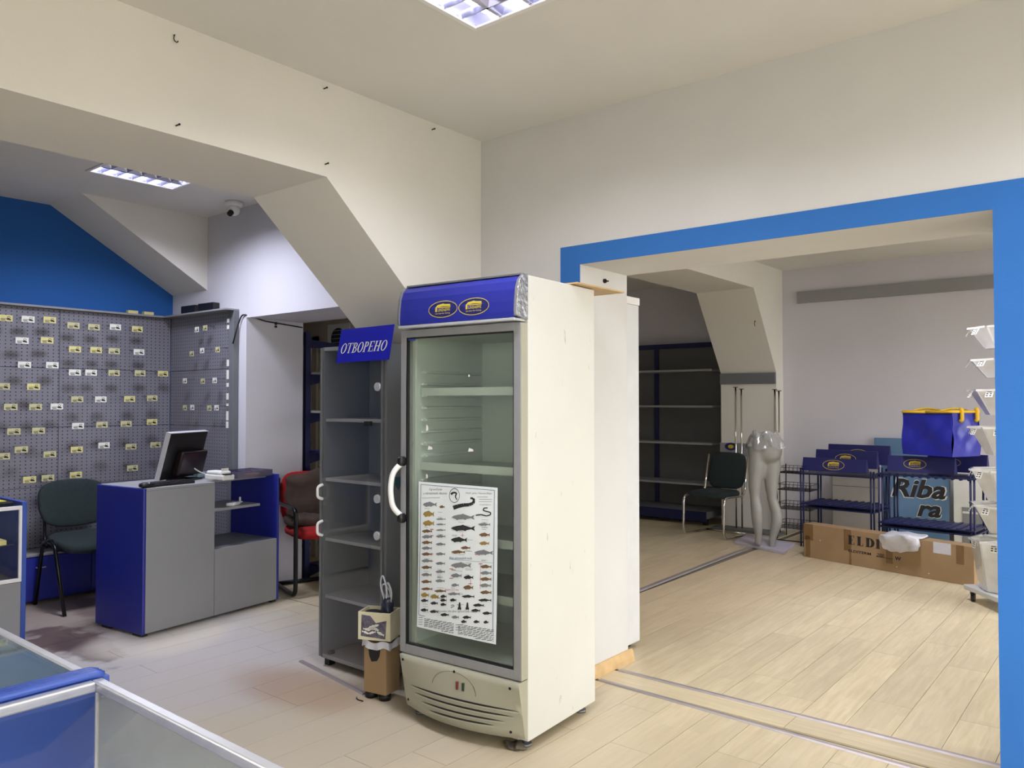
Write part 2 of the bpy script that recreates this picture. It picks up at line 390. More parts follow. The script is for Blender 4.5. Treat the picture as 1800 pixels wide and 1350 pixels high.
def serif_text(s, shear=0.0, fat=1.0):
    x = 0; out = []
    for ch in s:
        ps, wd = serif(ch, .15 * fat); wd += .15 * (fat - 1); out += [[((px + x) + shear * py, py) for px, py in q] for q in ps]; x += wd
    return out

# ================================================================ THE SETTING
H = 2.96
floor = struct('floor', B(-7.0, 2.9, -2.2, 9.6, -.08, -.008), mat('screed', (120, 112, 100), .9), 'worn pale wood laminate floor running through all the rooms', 'floor')
def in_view(x, y):
    d = -x * math.sin(_yaw) + y * math.cos(_yaw); r = x * math.cos(_yaw) + y * math.sin(_yaw)
    return d > .4 and abs(r / d) < .72 and (1385 * 1.45 / d + 707) < 1440
_pm = {}
def plank_mesh(wd, ln):
    k = (round(wd, 3), round(ln, 2))
    if k not in _pm:
        a, b = k[0] / 2 - .001, k[1] / 2 - .001
        _pm[k] = MB().box(-a, a, -b, b, -.008, 0).mesh('plank', M_PLANK)
    return _pm[k]
rest = MB(); NPL = 0
def lay(x0, x1, y0, y1, wd=.195, ln=1.2, along='y'):
    global NPL
    a0, a1, b0, b1 = (x0, x1, y0, y1) if along == 'y' else (y0, y1, x0, x1)
    x = a0; i = 0
    while x < a1 - .01:
        wd2 = min(wd, a1 - x); y = b0 - random.choice((.0, .2, .4, .6, .8, 1.0)); i += 1
        while y < b1 - .02:
            s, e = max(y, b0), min(y + ln, b1); y += ln
            if e - s < .02: continue
            cx, cy = x + wd2 / 2, (s + e) / 2
            if along == 'x': cx, cy = cy, cx
            vis = any(in_view(cx, cy + t) for t in (-.5, 0, .5)) if along == 'y' else any(in_view(cx + t, cy) for t in (-.5, 0, .5))
            vis = vis and not (cx < -3.7 and cy > 4.8 and cx + .55 * cy < -.6 and cx < -5.6)
            if vis and NPL < 300:
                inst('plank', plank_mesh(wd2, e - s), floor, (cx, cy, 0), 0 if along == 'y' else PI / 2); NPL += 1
            else:
                p, q = wd2 / 2 - .001, (e - s) / 2 - .001
                if along == 'x': p, q = q, p
                rest.box(cx - p, cx + p, cy - q, cy + q, -.008, 0)
        x += wd
lay(-6.5, 2.5, -1.9, 3.49)
lay(-2.3, -.45, 3.515, 3.685, .17, 1.2, 'x')
lay(-3.05, 2.5, 3.71, 8.95)
lay(-6.6, -3.12, 3.5, 9.3)
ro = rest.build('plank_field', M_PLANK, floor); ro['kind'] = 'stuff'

# ceiling with two openings for the recessed lamps
L1 = (-2.116, -1.516, 1.764, 2.364); L2 = (-5.38, -4.78, 2.2, 2.8)
cb = MB()
def holed(x0, x1, y0, y1, h):
    cb.box(x0, h[0], y0, y1, H, H + .12); cb.box(h[1], x1, y0, y1, H, H + .12)
    cb.box(h[0], h[1], y0, h[2], H, H + .12); cb.box(h[0], h[1], h[3], y1, H, H + .12)
L3 = (-1.8, -1.2, 5.7, 6.3); L4 = (-.25, .35, 1.764, 2.364)
holed(-3.3, -.9, -2.1, 3.6, L1); holed(-.9, 2.75, -2.1, 3.6, L4); holed(-6.7, -3.3, -2.1, 3.6, L2); holed(-6.9, 2.75, 3.6, 9.5, L3)
struct('ceiling', cb, M_CEIL, 'plain off-white plaster ceiling', 'ceiling')

struct('floor_pavement', MB().box(XE + .15, 30, -20, 30, -.3, -.2).box(-20, XE + .15, -20, -2.1, -.3, -.2), mat('pavement', (150, 148, 144), .9), 'grey street pavement outside the shop windows', 'pavement')
struct('wall_left', MB().prism([(-2.0, 2.51), (2.304, 2.51), (3.09, 1.777), (3.09, 0), (3.4, 0), (3.4, H), (-2.0, H)], -3.6, -3.0), M_WALL,
       'wide plaster beam with a slanted bracket over the opening to the counter room', 'wall')
struct('wall_right', MB().box(-3.6, -2.31, 3.4, 3.87, 0, H).box(-.455, 2.6, 3.4, 3.87, 0, H).box(-2.31, -.455, 3.4, 3.87, 2.169, H), M_CREAM,
       'thick off-white wall with the wide opening to the side room', 'wall')
struct('trim_1', MB().box(-2.433, -2.31, 3.396, 3.401, 0, 2.27).box(-.455, -.30, 3.396, 3.401, 0, 2.27).box(-2.31, -.455, 3.396, 3.401, 2.169, 2.27), M_BLUETRIM,
       'bright blue painted band around the wide opening', 'trim')
struct('wall_counter_room_end', MB().box(-6.7, -5.4, 3.4, 3.92, 0, H).box(-5.4, -3.9, 3.4, 3.92, 2.1, H).box(-3.9, -3.6, 3.4, 3.92, 0, H), M_LAV,
       'white end wall of the counter room with a low passage', 'wall')
struct('wall_far_left', B(-6.68, -6.53, -.7, 3.4, 0, H), M_BLUEWALL, 'deep blue wall above the pegboards', 'wall')
struct('wall_near_left', B(-6.6, -3.0, -.8, -.65, 0, H), M_LAV, 'white near wall of the counter room', 'wall')
struct('wall_stair_underside', MB().prism([(2.42, H), (3.4, 2.363), (3.4, H)], -6.529, -5.975), M_WALL, 'sloping boxed underside of a stair in the corner', 'wall')
struct('wall_passage_back', MB().box(-6.8, -6.09, 4.6, 4.7, 2.0, H).box(-6.09, -3.7, 4.6, 4.7, 0, H), M_BEIGE, 'beige wall at the back of the passage', 'wall')
struct('ceiling_passage', B(-6.8, -3.7, 3.92, 4.6, 2.2, 2.3), M_BEIGE, 'low beige ceiling of the passage', 'ceiling')
struct('wall_side_room_beam', MB().prism([(3.87, 2.67), (8.12, 2.67), (8.75, 1.79), (8.75, 0), (9.3, 0), (9.3, H), (3.87, H)], -3.95, -3.29), M_WALL,
       'plaster beam with a slanted bracket and pillar in the side room', 'wall')
struct('wall_side_room_far', B(-3.29, 2.6, 8.96, 9.1, 0, H), M_GREYWALL, 'grey-white far wall of the side room', 'wall')
struct('wall_store_back', B(-6.9, -3.95, 9.3, 9.4, 0, H), M_GREYWALL, 'grey back wall of the dim store area', 'wall')
struct('wall_store_left', B(-6.95, -6.8, 3.4, 9.4, 0, H), M_GREYWALL, 'side wall of the dim store area', 'wall')
struct('wall_near', MB().box(-3.1, -.7, -2.1, -1.95, 0, H).box(2.2, 2.7, -2.1, -1.95, 0, H).box(-.7, 2.2, -2.1, -1.95, 0, .45).box(-.7, 2.2, -2.1, -1.95, 2.2, H), M_WALL, 'wall behind the camera', 'wall')
wb = MB(); prevy = -2.1
for (a, b, zb) in ((-.8, 2.8, .45), (4.3, 8.6, .1)):
    wb.box(XE, XE + .15, prevy, a, 0, H).box(XE, XE + .15, a, b, 0, zb).box(XE, XE + .15, a, b, 2.55, H); prevy = b
wb.box(XE, XE + .15, prevy, 9.1, 0, H)
struct('wall_street', wb, M_WALL, 'street wall with the shop windows', 'wall')
for i, (a, b, zb) in enumerate(((-.8, 2.8, .45), (4.3, 8.6, .1))):
    fr = MB().box(XE + .03, XE + .09, a, a + .05, zb, 2.55).box(XE + .03, XE + .09, b - .05, b, zb, 2.55).box(XE + .03, XE + .09, a + .05, b - .05, zb, zb + .05).box(XE + .03, XE + .09, a + .05, b - .05, 2.5, 2.55)
    for k in (1, 2): yy = a + (b - a) * k / 3; fr.box(XE + .03, XE + .09, yy - .02, yy + .02, zb + .05, 2.5)
    wo = struct('window_%d' % (i + 1), fr, M_WHITEP, ('shop window of the front room', 'shop window of the side room')[i], 'window')
    for k in range(3):
        y0 = a + (b - a) * k / 3 + .02; y1 = a + (b - a) * (k + 1) / 3 - .02
        B(XE + .055, XE + .06, y0, y1, zb + .05, 2.5).build('pane', G_CLEAR, wo)
fr = MB().box(-.7, -.65, -2.06, -2.0, .45, 2.2).box(2.15, 2.2, -2.06, -2.0, .45, 2.2).box(-.65, 2.15, -2.06, -2.0, .45, .5).box(-.65, 2.15, -2.06, -2.0, 2.15, 2.2).box(.73, .77, -2.06, -2.0, .5, 2.15)
wo = struct('window_3', fr, M_WHITEP, 'added fill-light window behind the camera', 'window')  # unseen window, added to fill the front room with light
for x0, x1 in ((-.65, .73), (.77, 2.15)): B(x0, x1, -2.035, -2.03, .5, 2.15).build('pane', G_CLEAR, wo)
# skirting on the jamb, floor strips
struct('baseboard_right', MB().prism([(-2.31, 0), (-2.285, 0), (-2.287, .02), (-2.296, .055), (-2.303, .062), (-2.31, .062)], 3.405, 3.90, 'y'), M_WOOD, 'pale wood skirting along the opening jamb', 'baseboard')
def strip(name, p0, p1, wd, m, h=.007):
    p0, p1 = Vector(p0), Vector(p1); d = (p1 - p0).normalized(); n = Vector((-d.y, d.x))
    prof = [(-wd / 2, 0), (-wd * .3, h), (wd * .3, h), (wd / 2, 0)]
    vs = [(p.x + n.x * a, p.y + n.y * a, b + .0005) for p in (p0, p1) for a, b in prof]
    mb = MB().add(vs, [(0, 1, 5, 4), (1, 2, 6, 5), (2, 3, 7, 6), (3, 0, 4, 7), (0, 3, 2, 1), (4, 5, 6, 7)])
    return mb
for i, (a, b, wd, lb) in enumerate((((-2.26, 3.502), (-.40, 3.43), .032, 'near metal floor strip across the opening'), ((-2.26, 3.695), (-.46, 3.685), .032, 'far metal floor strip across the opening'),
                                    ((-3.06, 3.95), (-3.15, 7.6), .06, 'grey floor strip leading to the mannequin'), ((-3.72, 2.70), (-3.06, 2.60), .03, 'loose bent floor strip before the glass cabinet'))):
    struct('trim_%d' % (i + 2), strip('trim', a, b, wd, None), M_STRIP, lb, 'trim')
# door frame in the passage
dr = struct('door_1', MB().box(-6.16, -6.09, 4.57, 4.6, 0, 2.07).box(-6.8, -6.09, 4.57, 4.6, 2.0, 2.07), M_BEIGE, 'dark doorway with beige frame behind the passage', 'door')
dl = B(-6.20, -6.165, 4.7, 5.4, .02, 1.99).build('door_leaf', mat('olive_door', (92, 84, 62), .6), dr)

# grey rails on the far wall and pillar
tag(B(-3.115, 1.2, 8.925, 8.959, 2.566, 2.695).build('wall_rail', M_GREYP, None, .003), 'long grey rail fixed high on the far wall of the side room', 'rail')
tag(B(-3.95, -3.29, 8.715, 8.749, 1.658, 1.785).build('wall_rail', M_GREYD, None, .003), 'short grey rail on the pillar just under the slanted bracket', 'rail')
rl = tag(B(-3.95, -3.29, 8.715, 8.749, .828, .975).build('wall_rail', M_GREYP, None, .003), 'short grey rail low on the pillar with an oval sticker', 'rail')
st = MB().flat([[(.075 * math.cos(2 * PI * k / 28), .045 * math.sin(2 * PI * k / 28)) for k in range(28)]], lambda u, v: (-3.816 + u, 8.713, .935 + v)).build('sticker', M_NAVYB, rl)
MB().flat([[(.035 * math.cos(2 * PI * k / 20), .022 * math.sin(2 * PI * k / 20)) for k in range(20)]], lambda u, v: (-3.816 + u, 8.712, .935 + v)).build('sticker_print', M_YEL, st)

# ================================================================ LAMPS
def lamp(bounds, label, tint, power):
    x0, x1, y0, y1 = bounds; cx, cy = (x0 + x1) / 2, (y0 + y1) / 2; hw = (x1 - x0) / 2
    t = thing('ceiling_lamp', label, 'lamp', (cx, cy, H), 0, 'recessed louvred ceiling lamps')
    fr = MB()
    for a in (-1, 1):
        s, e = sorted((a * hw, a * (hw - .022)))
        fr.box(s, e, -hw, hw, -.006, .004); fr.box(-hw + .022, hw - .022, s, e, -.006, .004)
    fr.build('frame', M_WHITEP, t, .002)
    hs = MB()
    for a in (-1, 1):
        s, e = sorted((a * hw, a * (hw - .006)))
        hs.box(s, e, -hw, hw, .004, .115); hs.box(-hw + .006, hw - .006, s, e, .004, .115)
    hs.box(-hw, hw, -hw, hw, .108, .118)
    hs.build('housing', mat('lamp_housing', (176, 176, 190), .3, .7), t)
    refl = mat('bright_reflector_metal', (208, 208, 226), .14, 1.0, .02, 6)
    B(-hw + .006, hw - .006, -hw + .006, hw - .006, .1, .107).build('reflector', refl, t)
    for k in range(1, 4):
        p = -hw + 2 * hw * k / 4
        MB().prism([(p - .008, .004), (p + .008, .004), (p + .02, .034), (p - .02, .034)], -hw + .02, hw - .02, 'y').build('blade', refl, t)
    for k in range(1, 6):
        p = -hw + 2 * hw * k / 6
        MB().prism([(p - .003, .004), (p + .003, .004), (p + .010, .03), (p - .010, .03)], -hw + .02, hw - .02, 'x').build('cross_blade', refl, t)
    glow = emis('tube_glow', tint, 10.0)
    ld = bpy.data.lights.new('lamp_light', 'AREA'); ld.shape = 'SQUARE'; ld.size = 2 * hw - .06; ld.energy = power; ld.color = lin(tint); ld.spread = 2.6
    lo = bpy.data.objects.new('lamp_light', ld); COL.objects.link(lo); lo.parent = t; lo.location = (0, 0, -.010)
    for k in range(4):
        p = -hw + 2 * hw * (k + .5) / 4
        MB().cyl((p, -hw + .02, .052), (p, hw - .02, .052), .013, n=10).build('tube', glow, t)
lamp(L1, 'square louvred ceiling lamp at the top edge of the photo, over the glass-door fridge', (240, 240, 255), LAMP_FRONT)
lamp(L2, 'square louvred ceiling lamp half hidden by the beam over the counter room', (232, 234, 255), LAMP_COUNTER)
lamp(L3, 'square louvred ceiling lamp in the side room, hidden above the opening', (236, 234, 250), LAMP_SIDE)
lamp(L4, 'square louvred ceiling lamp in the front room, right of the one in view', (240, 240, 255), LAMP_FRONT)

# dome camera
t = thing('security_camera', 'white dome security camera on the ceiling of the counter room', 'camera', (-5.36, 3.26, H))
MB().lathe([(0, 0), (.065, 0), (.065, -.02), (.058, -.035), (.0, -.035)], n=24).build('mount', M_WHITEP, t)
MB().lathe([(.045 * math.cos(a * PI / 16 - PI / 2 * 0), -.06 - .045 * math.sin(a * PI / 16)) for a in range(-8, 9)], n=20).build('ball', M_WHITEP, t)
MB().cyl((.018, -.032, -.085), (.026, -.052, -.105), .022, .02, 14).build('lens', M_BLACK, t)

# hooks and nails on the beam
for i, (y, z, k) in enumerate(((1.554, 2.892, 1), (2.285, 2.921, 0), (2.999, 2.92, 0), (1.567, 2.549, 0), (2.294, 2.566, 0))):
    if k:
        pts = [(-3.0, y, z + .016), (-2.988, y, z + .016), (-2.988, y - .006, z), (-2.985, y - .003, z - .013), (-2.985, y + .008, z - .015), (-2.985, y + .011, z - .007)]
        o = MB().tube(fillet(pts, .006, 3), .0022, 6).build('wall_hook', M_BLACKM)
        tag(o, 'black wire hook high on the beam at the upper left', 'hook')
    else:
        o = MB().cyl((-3.0, y, z), (-2.982, y + .006, z + .004), .003, n=6).cyl((-2.984, y + .005, z + .003), (-2.98, y + .006, z + .004), .0045, n=8).build('nail', M_BLACKM)
        tag(o, ('', 'small nail on the beam under the ceiling, mid way along', 'small nail on the beam nearest the room corner', 'small nail just above the lower edge of the beam at left', 'small nail by the start of the slanted bracket')[i], 'nail')
# ================================================================ FRIDGE
fg = thing('display_fridge', 'tall white glass-door display fridge with a blue lit header and a fish poster', 'fridge', (-2.03, 2.60, 0), math.radians(3.3))
W = .685
bd = MB().box(-W, -W + .05, 0, .555, .042, 1.985).box(-.05, 0, 0, .555, .042, 1.985).box(-W + .05, -.05, .505, .555, .042, 1.985)
bd.box(-W + .05, -.05, 0, .505, 1.76, 1.985).box(-W + .05, -.05, 0, .505, .042, .335)
bd.build('body', M_ENAMEL, fg, .003)
ln = MB().box(-W + .05, -W + .056, .002, .5, .336, 1.758).box(-.056, -.05, .002, .5, .336, 1.758).box(-W + .056, -.056, .494, .504, .336, 1.758).box(-W + .056, -.056, .002, .494, 1.752, 1.759).box(-W + .056, -.056, .002, .494, .336, .342)
ln.build('liner', M_LINER, fg)
rib = MB().prism([(0, 0), (.02, .004), (.02, .010), (0, .016)], .05, .47, 'y').mesh('shelf_rib', M_LINER)
tip = B(0, .014, .03, .055, .002, .011).mesh('rib_tip', M_WHITEP)
for k in range(20): q = inst('shelf_rib', rib, fg, (-W + .056, 0, .52 + .056 * k)); inst('rib_tip', tip, q)
for k in range(16): inst('shelf_rib', rib, fg, (-.056, .52, .52 + .07 * k), PI)
M_RAIL = mat('white_price_rail', (206, 208, 200), .4)
for z in (1.50, 1.155, .84, .60):
    s = B(-W + .062, -.062, .03, .47, z - .012, z - .006).build('shelf', mat('wire_shelf', (176, 180, 176), .4, .2), fg)
    B(-W + .062, -.062, .022, .03, z - .02, z + .016).build('price_rail', M_RAIL, s)
# header light box, curved face
PROF = [(0.0, 1.985), (-.03, 1.978), (-.055, 1.955), (-.068, 1.92), (-.075, 1.87), (-.078, 1.825), (-.076, 1.803)]
def hx(u, v, lift=0.0):
    k = min(max(v, 0), 1) * (len(PROF) - 1); i = min(int(k), len(PROF) - 2); f = k - i
    a, b = PROF[i], PROF[i + 1]; y = a[0] + (b[0] - a[0]) * f; z = a[1] + (b[1] - a[1]) * f
    n = Vector((0, -(a[1] - b[1]), (a[0] - b[0]) * 1.0)).normalized(); n = Vector((0, n.y, abs(n.z)))
    return (-.664 + u * .648, y + n.y * lift, z + n.z * lift)
hb = MB().prism([(p[0], p[1]) for p in PROF] + [(0.0, 1.803)], -.664, -.016).build('header_panel', M_BLUEP, fg)
cp = [(p[0] - .006, p[1] + .004) for p in PROF] + [(.0, 1.796)]
MB().prism([(.0, 1.99)] + cp, -.016, .002).build('header_end_cap', M_FOIL, fg, .003)
MB().prism([(.0, 1.99)] + cp, -.678, -.664).build('header_end_cap', M_ALUD, fg, .002)
MB().box(-.668, -.012, -.084, 0, 1.788, 1.8).build('header_trim', M_ALU, fg, .002)
MB().box(-.668, -.012, -.03, .0, 1.983, 1.992).build('header_trim', M_ALUD, fg, .002)
# emblems wrapped on the header
for cx in (-.405, -.231):
    es = emblem(.168)
    def fn(u, v, cx=cx):
        z = 1.861 + v * .98
        for i in range(len(PROF) - 1):
            if PROF[i][1] >= z >= PROF[i + 1][1]:
                f = (PROF[i][1] - z) / (PROF[i][1] - PROF[i + 1][1]); return (cx + u, PROF[i][0] + (PROF[i + 1][0] - PROF[i][0]) * f - .0012, z)
        return (cx + u, -.08, z)
    MB().flat([[(.082 * math.cos(2 * PI * k / 40), .037 * math.sin(2 * PI * k / 40)) for k in range(40)]], lambda u, v: Vector(fn(u, v)) + Vector((0, .0006, 0))).build('emblem_ground', M_NAVYB, hb)
    MB().flat(es, fn).build('emblem', mat('header_emblem_print', (196, 178, 60), .5), hb)
# door
z0, z1 = .303, 1.782
df = MB().box(-W, -W + .034, -.05, -.006, z0, z1).box(-.038, 0, -.05, -.006, z0, z1).box(-W + .034, -.038, -.05, -.006, z0, z0 + .04).box(-W + .034, -.038, -.05, -.006, z1 - .034, z1).build('door_frame', M_DOOR, fg, .004)
B(-.0015, .0012, -.05, -.006, z0 + .002, z1 - .002).build('door_edge', M_FRCREAM, df)
B(-W + .034, -.038, -.04, -.034, z0 + .04, z1 - .034).build('glass_pane', G_FRIDGE, df)
for xx in (-W + .034, -.044): B(xx, xx + .006, -.047, -.03, z0 + .04, z1 - .034).build('seal', M_BLACK, df)
for zz in (z0 + .04, z1 - .04): B(-W + .04, -.044, -.047, -.03, zz, zz + .006).build('seal', M_BLACK, df)
hp = fillet([(-.663, -.055, 1.175), (-.69, -.095, 1.13), (-.697, -.105, 1.05), (-.69, -.095, .965), (-.663, -.055, .92)], .06, 5)
hd = MB().tube(hp, .013, 10).build('handle', M_WHITEP, df)
for zz in (1.178, .917): MB().soft((-.665, -.06, zz), (.032, .045, .045), .6, .6, 12, 8).build('handle_end', M_BLACK, hd)
# torn scraps of tape left on the glass
for k, (x, z, a, b) in enumerate(((-.535, 1.32, .014, .03), (-.525, 1.235, .03, .018), (-.29, 1.235, .03, .016), (-.535, 1.105, .012, .022), (-.29, 1.56, .01, .012))):
    MB().flat([[(x, z), (x + a, z + b * .1), (x + a * .9, z + b * .7), (x + a * .2, z + b)]], lambda u, v: (u, -.0405, v)).build('tape_scrap', M_TAGW, df)
MB().flat([rect(-.648, -.60, 1.735, 1.744)], lambda u, v: (u, -.0406, v)).build('door_badge', M_BLUEL, df)
# lower grille panel, bulging forward
def lp(x, t, lift=0.0):
    s = (x + .34) / .345
    return (x, -.052 * (1 - t) - .012 - .075 * t * max(0, 1 - s * s) - lift, .298 - .24 * t)
lpan = MB().grid(lambda u, v: lp(-.672 + u * .668, v), 24, 8)
lpan.add([lp(-.004, t) for t in (0, .5, 1)] + [(-.004, 0, .058), (-.004, 0, .298)], [(0, 1, 2, 3, 4)]).add([lp(-.672, t) for t in (0, .5, 1)] + [(-.672, 0, .058), (-.672, 0, .298)], [(4, 3, 2, 1, 0)])
lpan.add([lp(-.672 + .668 * i / 24, 1) for i in range(25)] + [(-.004, 0, .058), (-.672, 0, .058)], [tuple(range(27))])
lpan.add([lp(-.672 + .668 * i / 24, 0) for i in range(25)] + [(-.004, 0, .298), (-.672, 0, .298)], [tuple(range(26, -1, -1))])
lo = lpan.build('grille_panel', M_FRCREAM, fg)
for k, (a, b, t0) in enumerate(((-.615, -.015, .53), (-.585, -.04, .64), (-.535, -.085, .75), (-.48, -.13, .85))):
    def sl(u, v, a=a, b=b, t0=t0):
        x = a + (b - a) * u; th = .028 * (1 - (2 * u - 1) ** 4) + .002
        return lp(x, t0 - .05 * (u - .5) + (v - .5) * th * 1.0 + 0.0, .0012)
    MB().grid(sl, 20, 1).build('vent_slot', M_BLACK, lo)
    def lip(u, v, a=a, b=b, t0=t0):
        x = a + (b - a) * u; return lp(x, t0 + .03 - .05 * (u - .5) + v * .018, .003 * (1 - abs(2 * v - 1)))
    MB().grid(lip, 20, 2).build('vent_lip', M_FRCREAM, lo)
arc = [(-.47 + .25 * k / 16 * 1.0, 0) for k in range(17)]
def arcp(k, d): a = PI * .98 - PI * .98 * k / 20; return (-.345 + (.125 - d) * math.cos(a), .40 - (.33 - d * 2.2) * math.sin(a))
MB().add([lp(*arcp(k, d), .0012) for k in range(21) for d in (0, .0035)], [(2 * k, 2 * k + 1, 2 * k + 3, 2 * k + 2) for k in range(20)]).build('control_surround', mat('panel_groove', (110, 108, 92), .6), lo)
for x, m in ((-.322, mat('red_switch', (110, 52, 44), .4)), (-.29, mat('green_switch', (48, 66, 48), .4))):
    p = lp(x, .27); B(x - .006, x + .006, p[1] - .006, p[1] + .004, p[2] - .022, p[2] + .012).build('switch', m, lo, .001)
for x, t0 in ((-.655, .1), (-.645, .88), (-.05, .12), (-.06, .9), (-.345, .07)):
    p = lp(x, t0); MB().cyl((p[0], p[1] + .004, p[2]), (p[0], p[1] - .002, p[2]), .006, n=10).build('screw', M_BLACKM, lo)
for x in (-.64, -.05):
    for y in (.05, .5):
        MB().cyl((x, y, 0), (x, y, .012), .028, n=14).cyl((x, y, .012), (x, y, .045), .012, n=10).build('foot', M_ALUD, fg)
# poster on the door
PW, PH = .45, .655
po = thing('fish_poster', 'fish species poster taped to the fridge door glass', 'poster', (-2.03, 2.60, 0), math.radians(3.3))
def ps(u, v, lift=0.0):   # u 0..1 across, v 0..1 up
    return (-.577 + u * PW, -.043 - .006 * math.sin(u * 3.0) * (1 - v) - .010 * (1 - v) ** 3 - lift, .434 + v * PH)
MB().grid(lambda u, v: ps(u, v), 8, 12).build('sheet', mat('poster_paper', (222, 228, 228), .55), po)
def uv(x, y):  # layout grid of the print -> sheet coordinates
    u = (x - 25) / 627; yt = 28 + (x - 28) * .0755; yb = 1178 + (x - 22) * .211
    return (u, 1 - (y - yt) / (yb - yt))
pf = lambda u, v: ps(u, v, .0012)
ink, brown, gold, grey, red, blue, body = [], [], [], [], [], [], []
def fishat(dst, x, y, L, Hh, fl=1): dst.append([uv(*p) for p in fish(x, y, L, -Hh, fl)])
for i, y in enumerate((425, 470, 515, 560, 607, 660, 712, 770, 825)): fishat((brown, grey)[i % 2], 100, y, 90, 26)
for i, y in enumerate((328, 370, 415, 465, 528, 605, 680, 745, 818)): fishat(grey, 215, y, 80, 14 + 9 * (i > 2))
fishat(gold, 112, 288, 95, 46); fishat(gold, 112, 362, 98, 44); fishat(grey, 122, 212, 120, 38); fishat(brown, 224, 231, 44, 22)
fishat(grey, 392, 312, 180, 44); fishat(ink, 392, 400, 190, 46); fishat(ink, 362, 492, 130, 40); fishat(brown, 358, 588, 112, 26); fishat(brown, 415, 555, 76, 24)
fishat(grey, 380, 694, 160, 42); fishat(grey, 345, 775, 88, 32); fishat(ink, 440, 788, 76, 30); fishat(brown, 440, 868, 78, 34); fishat(grey, 338, 850, 62, 24)
for (x, y) in ((570, 702), (570, 752), (570, 800), (568, 850), (572, 905)): fishat((brown, grey)[int(y / 50) % 2], x, y, 86, 28)
fishat(grey, 556, 368, 92, 24); fishat(brown, 558, 450, 82, 30); fishat(gold, 556, 518, 76, 28); fishat(grey, 552, 592, 140, 40)
for k, (x, y) in enumerate(((105, 882), (218, 898), (328, 920), (440, 938), (566, 966))): fishat((brown, brown, grey, ink, ink)[k], x, y, 100, 22)
for k, (x, y) in enumerate(((90, 930), (172, 942))): fishat(gold, x, y, 72, 36)
for (x, y, L) in ((88, 974, 66), (170, 994, 64), (246, 970, 54), (246, 1004, 50), (324, 968, 52), (246, 940, 52), (520, 1006, 84), (500, 1048, 70), (584, 1068, 70), (88, 1048, 66), (170, 1060, 72), (260, 1084, 72), (345, 1102, 60), (434, 1102, 66), (412, 1136, 44), (508, 1136, 46), (578, 1138, 38)): fishat((ink, grey)[int(x) % 2], x, y, L, 24)
# catfish, eel, crayfish as curved bands
def band(dst, pts, w0, w1):
    n = len(pts)
    for i in range(n - 1):
        (xa, ya), (xb, yb) = pts[i], pts[i + 1]; d = math.hypot(xb - xa, yb - ya) or 1; nx, ny = -(yb - ya) / d, (xb - xa) / d
        wa = w0 + (w1 - w0) * i / (n - 1); wb_ = w0 + (w1 - w0) * (i + 1) / (n - 1)
        dst.append([uv(xa + nx * wa, ya + ny * wa), uv(xb + nx * wb_, yb + ny * wb_), uv(xb - nx * wb_, yb - ny * wb_), uv(xa - nx * wa, ya - ny * wa)])
band(ink, [(315, 238), (350, 225), (395, 215), (440, 212), (468, 200), (478, 180), (470, 162), (448, 160)], 17, 7)
band(ink, [(490, 296), (530, 290), (570, 300), (600, 292), (602, 272), (570, 264), (546, 256), (552, 238), (580, 236)], 5, 4)
for cx in (376, 436): band(ink, [(cx, 985), (cx, 1005), (cx, 1040)], 5, 10); band(ink, [(cx - 8, 1045), (cx - 12, 1025)], 3, 2); band(ink, [(cx + 8, 1045), (cx + 12, 1025)], 3, 2)
band(grey, [(308, 1010), (325, 1004), (335, 1014), (308, 1028)], 3, 3)
for p in shift(ring(1, 1, .08, 30), 0, 0): ink.append([uv(323 + x * 42, 140 + y * 58) for x, y in p])
band(ink, [(295, 130), (315, 115), (340, 120), (330, 150), (345, 175)], 9, 3)
def ptext(dst, s, x, y, wd, h, shear=.2):
    for q in fitw(text_polys(s, shear=shear), wd, h): dst.append([uv(x + a, y - b) for a, b in q])
ptext(body, 'Ograničenja', 168, 92, 108, 22); ptext(body, 'u rekreativnom ribolovu', 165, 122, 196, 20)
ptext(body, 'MSD Jahn Naranđžija', 510, 122, 200, 18); ptext(blue, 'Ribe salmonidnih voda', 376, 636, 176, 20); ptext(body, 'Slatkovodne ribe (bez ograničenja ulova)', 342, 1056, 330, 22)
ptext(red, 'Trajno lovostaj', 310, 888, 110, 15); ptext(body, 'Cvjetljivo', 562, 212, 86, 14)
for (x, y, wd) in ((85, 160, 60), (160, 158, 90), (540, 150, 80), (562, 168, 96), (562, 186, 96)): body.append([uv(x - wd / 2, y - 1.5), uv(x + wd / 2, y - 1.5), uv(x + wd / 2, y + 1.5), uv(x - wd / 2, y + 1.5)])
for (x0, x1) in ((90, 335), (370, 635)):
    for k in range(7):
        x = x0
        while x < x1:
            e = x + random.randint(12, 40); y = 1108 + (x - 30) * .155 + k * 14
            if uv(x, y)[1] > .01: body.append([uv(x, y - 3), uv(min(e, x1), y - 3), uv(min(e, x1), y + 3), uv(x, y + 3)])
            x = e + 6
for (x, y) in ((40, 1106), (40, 1124), (40, 1142), (40, 1160), (350, 1160), (350, 1180), (350, 1200)): body.append([uv(x, y - 2), uv(x + 36, y - 2), uv(x + 36, y + 2), uv(x, y + 2)])
for (a, b) in (((46, 52), (630, 96)),): pass
def line(dst, x0, y0, x1, y1, wd=3):
    d = math.hypot(x1 - x0, y1 - y0); nx, ny = -(y1 - y0) / d * wd / 2, (x1 - x0) / d * wd / 2
    dst.append([uv(x0 + nx, y0 + ny), uv(x1 + nx, y1 + ny), uv(x1 - nx, y1 - ny), uv(x0 - nx, y0 - ny)])
line(blue, 46, 52, 630, 96, 4); line(blue, 46, 52, 42, 1086, 4); line(blue, 630, 96, 628, 1212, 4); line(blue, 42, 1086, 628, 1212, 4)
